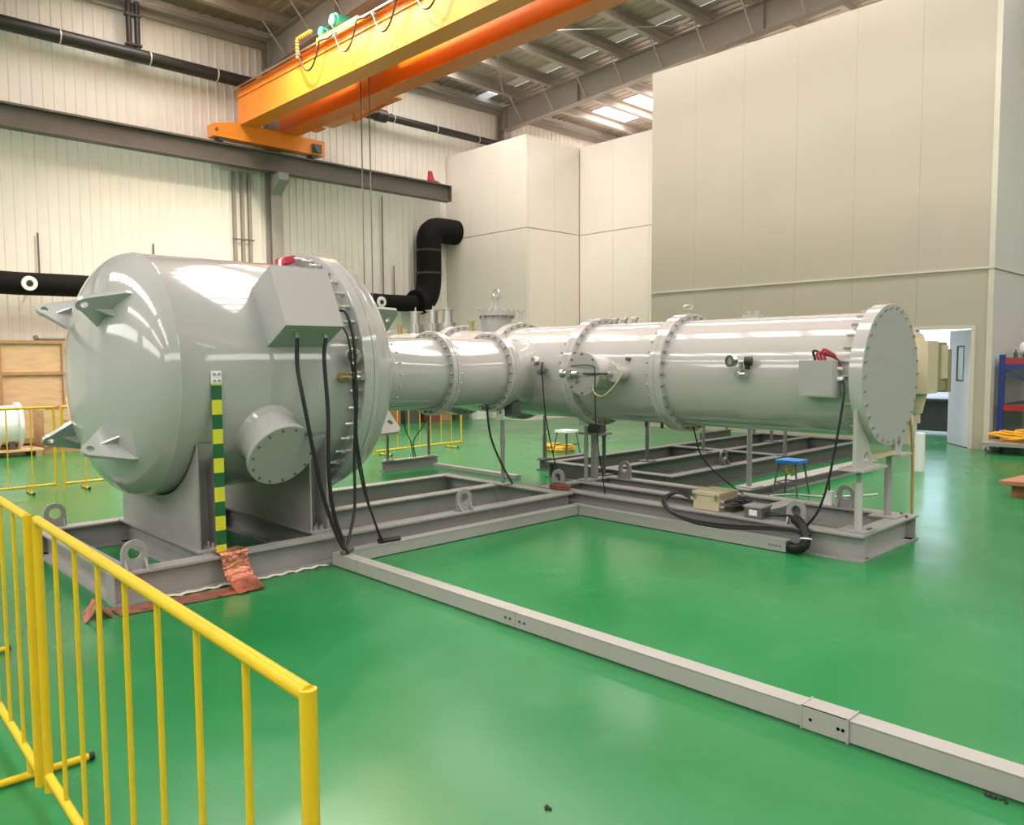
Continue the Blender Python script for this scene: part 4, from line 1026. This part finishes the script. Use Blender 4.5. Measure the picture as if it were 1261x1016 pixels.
# ---------------- stool
def stool(name, x, y, m, label, hgt=.43, s=.15):
    o = thing(name, label, 'stool', (x, y, 0))
    mb = MB(); pol = []
    for sx, sy, a0 in ((1, 1, 0), (-1, 1, PI / 2), (-1, -1, PI), (1, -1, 1.5 * PI)):
        for k in range(4): pol.append((x + sx * (s - .04) + .04 * math.cos(a0 + k * PI / 6), y + sy * (s - .04) + .04 * math.sin(a0 + k * PI / 6), hgt - .035))
    build('seat', mb.prism(pol, (0, 0, .035)), m, o)
    for sx in (-1, 1):
        for sy in (-1, 1):
            build('leg', MB().cyl((x + sx * (s - .04), y + sy * (s - .04), hgt - .03), (x + sx * (s + .01), y + sy * (s + .01), 0), .011, n=8), 'dark', o)
    rr = s - .01
    rr_ = [(x - rr, y - rr, .16), (x + rr, y - rr, .16), (x + rr, y + rr, .16), (x - rr, y + rr, .16), (x - rr, y - rr, .16)]
    for p, q in zip(rr_, rr_[1:]): build('foot_rail', MB().cyl(p, q, .008, n=6), 'dark', o)
    return o
stool('blue_stool', -4.30, 8.55, 'stoolblue', 'low blue stool with dark legs behind the vessel frame', .42, .14)
stool('white_stool', -8.85, 9.75, 'white', 'white topped stool far behind the tee of the vessel', .40, .15)
hp3 = []
for k in range(60):
    a = k * .62; rr = .22 + .05 * math.sin(k * .9); hp3.append((-9.25 + rr * math.cos(a), 10.0 + rr * math.sin(a), .03 + .0012 * k))
single('yellow_hose_coil', MB().tube(hp3, .02, 6), 'hose', 'yellow hose coil on the floor beside the white topped stool', 'hose', (-9.25, 10.0, 0))
cable('floor_cable', [(-4.45, 8.35, .012), (-4.3, 8.62, .012), (-4.0, 8.7, .013), (-3.75, 9.0, .013), (-3.6, 9.25, .02)], .007, 'white', 'pale cable on the floor beneath the blue stool')
cable('orange_plug_lead', [(-4.36, 8.58, .25), (-4.34, 8.52, .33), (-4.28, 8.50, .372), (-4.24, 8.52, .28), (-4.30, 8.56, .24)], .016, 'hose', 'orange lead looped under the blue stool seat')

# ================================================================== FENCES
def fence(name, p0, p1, label, group, h=1.05, nb=7, r=.0155, zb=.09, foot=.30, feet=(.12, .88)):
    p0, p1 = Vector((*p0, 0)), Vector((*p1, 0)); d = (p1 - p0); n = Vector((-d.y, d.x, 0)).normalized()
    o = thing(name, label, 'fence', tuple((p0 + p1) / 2), group)
    Z = lambda p, z: Vector((p.x, p.y, z))
    build('top_rail', MB().cyl(Z(p0, h - r), Z(p1, h - r), r, n=16), 'yellow', o, smooth=True)
    build('bottom_rail', MB().cyl(Z(p0, zb), Z(p1, zb), r, n=16), 'yellow', o, smooth=True)
    for p in (p0, p1): build('post', MB().cyl(Z(p, .03), Z(p, h - r * .4), r, n=16), 'yellow', o, smooth=True)
    for k in range(1, nb + 1):
        q = p0 + d * k / (nb + 1)
        build('bar', MB().cyl(Z(q, zb), Z(q, h - r), r * .50, n=10), 'yellow', o, smooth=True)
    for f in feet:
        q = p0 + d * f
        ft = build('foot', MB().cyl(Z(q - n * foot / 2, .018), Z(q + n * foot / 2, .018), .0145, n=10).cyl(Z(q, .018), Z(q, zb), .0145, n=10), 'yellow', o, smooth=True)
        for k_ in (-1, 1): build('foot_cap', MB().cyl(Z(q + n * k_ * (foot / 2 - .01), .018), Z(q + n * k_ * (foot / 2 + .01), .018), .016, n=10), 'black', ft)
    return o
fence('barrier_fence', (-1.185, .655), (-3.195, .715), 'yellow barrier fence panel nearest the camera', 'yellow barrier fence panels', foot=.42, feet=(.3, .7))
fence('barrier_fence', (-3.265, .70), (-5.27, .755), 'yellow barrier fence panel at the left edge, next to the nearest panel', 'yellow barrier fence panels', foot=.42, feet=(.07, .88))
fence('barrier_fence', (-10.85, .66), (-10.85, 2.66), 'distant yellow fence panel in front of the white drum', 'yellow barrier fence panels', feet=(.12, .86))
fence('barrier_fence', (-10.82, 2.74), (-10.80, 4.74), 'distant yellow fence panel half hidden by the tank dome', 'yellow barrier fence panels')
fence('barrier_fence', (-10.85, 7.30), (-11.0, 9.28), 'distant yellow fence panel seen under the connecting pipe', 'yellow barrier fence panels')

# ================================================================== THINGS ALONG THE WALLS
cr1 = thing('plywood_crate', 'tall plywood crate against the left wall behind the tank dome', 'crate', (-16.8, 3.9, 0))
build('board', MB().box(-17.1, -16.52, 3.22, 5.0, .1, 1.95), 'ply', cr1)
for z0, z1 in ((.1, .2), (1.34, 1.40), (1.91, 1.97)): build('batten', MB().box(-16.52, -16.48, 3.20, 5.02, z0, z1), 'wood', cr1)
for y in (3.20, 3.28 + .95): build('batten', MB().box(-16.515, -16.475, y, y + .06, .1, 1.95), 'wood', cr1)
for y in (3.3, 4.0, 4.8): build('skid', MB().box(-17.1, -16.5, y, y + .1, 0, .1), 'wood', cr1)
cr1 = thing('plywood_crate', 'plywood crate cut by the left edge behind the white drum', 'crate', (-16.8, 2.3, 0))
build('board', MB().box(-17.10, -16.50, 1.4, 3.15, .1, 1.98), 'ply', cr1)
for z0, z1 in ((.1, .2), (1.36, 1.42), (1.93, 2.0)): build('batten', MB().box(-16.50, -16.46, 1.38, 3.17, z0, z1), 'wood', cr1)
for y in (1.38, 3.11): build('batten', MB().box(-16.495, -16.455, y, y + .06, .1, 1.98), 'wood', cr1)
for y in (1.5, 2.2, 2.95): build('skid', MB().box(-17.1, -16.5, y, y + .1, 0, .1), 'wood', cr1)
single('bar_stock', MB().tube([(-16.7, 3.85, 2.0), (-16.7, 4.6, 2.0)], .03, 6).cyl((-16.7, 3.84, 2.0), (-16.7, 3.9, 2.02), .06, n=8), 'dark', 'dark rod lying on top of the tall plywood crate', 'rod', (-16.7, 4.0, 1.97))
cb2 = thing('open_crate', 'low open timber crate with reddish parts left of the tank dome', 'crate', (-15.6, 4.0, 0))
for z in (.12, .34, .56): build('plank', MB().box(-15.42, -15.38, 3.62, 4.7, z, z + .19), 'ply', cb2)
build('side', MB().box(-16.1, -15.40, 3.62, 3.66, .12, .75), 'ply', cb2)
build('bottom', MB().box(-16.1, -15.40, 3.6, 4.72, .0, .12), 'wood', cb2)
for k in range(4):
    single('machined_part', MB().lathe((-15.7 - .05 * k, 3.80 + .17 * k, .70), (1, .1, .2 * k), [(0, 0), (0, .09), (.12, .11), (.2, .10), (.2, .03), (.2, 0)], 16), 'copper' if k % 2 else 'card', 'reddish machined part heaped in the low open crate, %s from the left' % ('first', 'second', 'third', 'fourth')[k], 'machine part', (-15.7 - .05 * k, 3.8 + .17 * k, .7), 'parts in the open crate', smooth=True)
pl = thing('wooden_pallet', 'flat wooden pallet under the white drum', 'pallet', (-15.5, 2.9, 0))
for k in range(6): build('plank', MB().box(-15.9 + .13 * k, -15.79 + .13 * k, 1.4, 3.55, .09, .12), 'ply', pl)
for y in (1.42, 2.45, 3.43): build('block', MB().box(-15.9, -15.14, y, y + .1, 0, .09), 'wood', pl)
dm = thing('white_drum', 'white flanged steel drum lying on the pallet behind the fence', 'drum', (-15.35, 2.9, .12))
build('drum_body', MB().lathe((-15.5, 0, .52), (0, 1, 0), [(2.4, .33), (3.26, .33)], 40), 'white', dm, smooth=True)
for y in (2.38, 2.9, 3.22): build('drum_flange', MB().lathe((-15.5, y, .52), (0, 1, 0), [(0, 0), (0, .385), (.06, .385), (.06, 0)], 40), 'white', dm, smooth=True)
for y_ in (2.5, 3.08): build('drum_foot', MB().box(-15.7, -15.3, y_, y_ + .08, .12, .3), 'dark', dm)

# heap of boxes and scrap near the wall, seen under the connecting pipe
heap = [(-15.9, 11.0, .5, .6, .55, 'card', 'brown carton at the left end of the distant heap'), (-16.0, 11.75, .5, .45, .42, 'dark', 'dark case in the distant heap beside the brown carton'),
        (-15.8, 12.3, .4, .35, .30, 'coilred', 'dark red toolbox in the distant heap'), (-16.1, 12.8, .5, .4, .5, 'wood', 'timber box in the middle of the distant heap'),
        (-15.9, 13.35, .4, .3, .40, 'dark', 'black case near the right end of the distant heap'), (-15.8, 13.85, .5, .4, .35, 'white', 'white carton at the right end of the distant heap')]
for x, y, dx, dy, hz, m_, lb in heap:
    o = thing('storage_box', lb, 'box', (x, y, 0), 'boxes heaped by the wall')
    build('body', MB().box(x - dx / 2, x + dx / 2, y - dy / 2, y + dy / 2, 0, hz), m_, o)
    build('lid', MB().box(x - dx / 2 - .01, x + dx / 2 + .01, y - dy / 2 - .01, y + dy / 2 + .01, hz, hz + .04), m_, o)

# rack by the door
rk = thing('storage_rack', 'blue and red steel storage rack beside the doorway wall', 'rack', (-3.45, 16.1, 0))
for x in (-3.99, -2.95):
    for y in (15.22, 17.1): build('post', MB().box(x, x + .08, y, y + .07, 0, 1.60), 'blue', rk)
for z in (.10, .66, 1.44):
    for y in (15.235, 17.11): build('beam', MB().box(-3.91, -2.95, y, y + .045, z, z + .09), 'rackred' if z > .2 else 'blue', rk)
    build('shelf', MB().box(-3.97, -2.90, 15.28, 17.1, z + .09, z + .11), 'frame2', rk)
build('beam', MB().box(-3.91, -2.95, 15.235, 15.28, 1.36, 1.44), 'blue', rk)
build('brace', MB().bar((-3.91, 15.20, 1.36), (-2.95, 15.20, .78), .04, .02), 'blue', rk)
build('brace', MB().bar((-3.91, 15.20, .14), (-2.95, 15.20, .66), .04, .02), 'blue', rk)
for k in range(4):
    x = -3.80 + .14 * k
    o = thing('glass_bottle', 'small dark bottle on the blue rack, %s from the left post' % ('first', 'second', 'third', 'fourth')[k], 'bottle', (x, 15.42, 1.55), 'bottles on the rack')
    build('bottle', MB().lathe((x, 15.42, 1.55), (0, 0, 1), [(0, 0), (0, .035), (.08, .035), (.10, .012), (.14, .012), (.14, 0)], 12), 'dark', o, smooth=True)
    build('cap', MB().cyl((x, 15.42, 1.69), (x, 15.42, 1.71), .014, n=8), 'white', o)
o = thing('white_bundle', 'white wrapped bundle on the top shelf of the blue rack', 'bundle', (-3.45, 15.9, 1.55))
build('wrap', MB().lathe((-3.85, 15.9, 1.685), (1, 0, 0), [(0, 0), (0, .10), (.03, .13), (.75, .13), (.8, .1), (.8, 0)], 20), 'white', o, smooth=True)
build('strap', MB().lathe((-3.65, 15.9, 1.685), (1, 0, 0), [(0, .13), (0, .134), (.03, .134), (.03, .13)], 20), 'dark', o)
ct = thing('platform_trolley', 'flat platform trolley on castors in front of the blue rack', 'trolley', (-3.4, 14.9, 0))
build('deck', MB().box(-4.02, -2.5, 14.45, 15.12, .14, .18), 'beige', ct)
build('deck_edge', MB().box(-4.03, -2.49, 14.43, 14.45, .125, .185), 'tray', ct)
for x in (-3.92, -2.6):
    for y in (14.54, 15.03):
        c_ = build('castor', MB().cyl((x, y - .018, .055), (x, y + .018, .055), .055, n=16), 'dark', ct)
        for y_ in (y - .028, y + .020): build('castor_fork', MB().box(x - .02, x + .02, y_, y_ + .008, .05, .14), 'steel', c_)
for k in range(3):
    pts_ = []
    for j in range(90):
        a = j * .33; rr = .26 + .10 * math.sin(j * .41 + k); pts_.append((-3.35 + .28 * k - .2 + rr * 1.3 * math.cos(a), 14.8 + rr * .6 * math.sin(a), .222 + .05 * k + .0012 * j + .02 * math.sin(j * 1.3)))
    single('yellow_hose', MB().tube(pts_, .02, 6), 'hose', ('yellow hose heaped on the platform trolley, bottom layer', 'yellow hose heaped on the platform trolley, middle layer', 'yellow hose heaped on the platform trolley, top layer')[k], 'hose', (-3.35, 14.9, .19), 'yellow hoses on the trolley')
single('flat_carton', MB().box(-2.52, -1.75, 10.25, 10.75, 0, .13).box(-2.56, -2.50, 10.22, 10.78, .12, .134), 'card', 'lower flattened brown carton on the floor at the right edge', 'carton', (-2.3, 10.5, 0), 'flat cartons')
single('flat_carton', MB().prism([(-2.62, 10.12, .138), (-1.75, 10.12, .15), (-1.75, 10.7, .18), (-2.46, 10.8, .165)], (0, 0, .045)), 'card', 'upper flattened brown carton lying askew on the lower one', 'carton', (-2.3, 10.5, .115), 'flat cartons')
single('white_roll', MB().lathe((-3.98, 11.63, 0), (0, 0, 1), [(0, 0), (0, .065), (.53, .065), (.53, .022), (.50, .022), (.50, 0)], 24), 'white', 'upright white roll standing on the floor beyond the end cover', 'roll', (-3.98, 11.63, 0), smooth=True)
# grit spots on the floor
for x, y, lb in ((-1.88, 1.97, 'tiny dark scrap on the open green floor'), (-.79, 3.17, 'small heap of brown dirt against the nearest cable tray')):
    mb = MB()
    for k in range(5 if x < -1 else 14):
        mb.lathe((x + random.uniform(-.012, .012) * (1 if x < -1 else 3), y + random.uniform(-.012, .012), 0), (0, 0, 1), [(0, 0), (0, .007), (.008, .005), (.012, 0)], 6)
    single('floor_debris', mb, 'dirt', lb, 'debris', (x, y, 0))
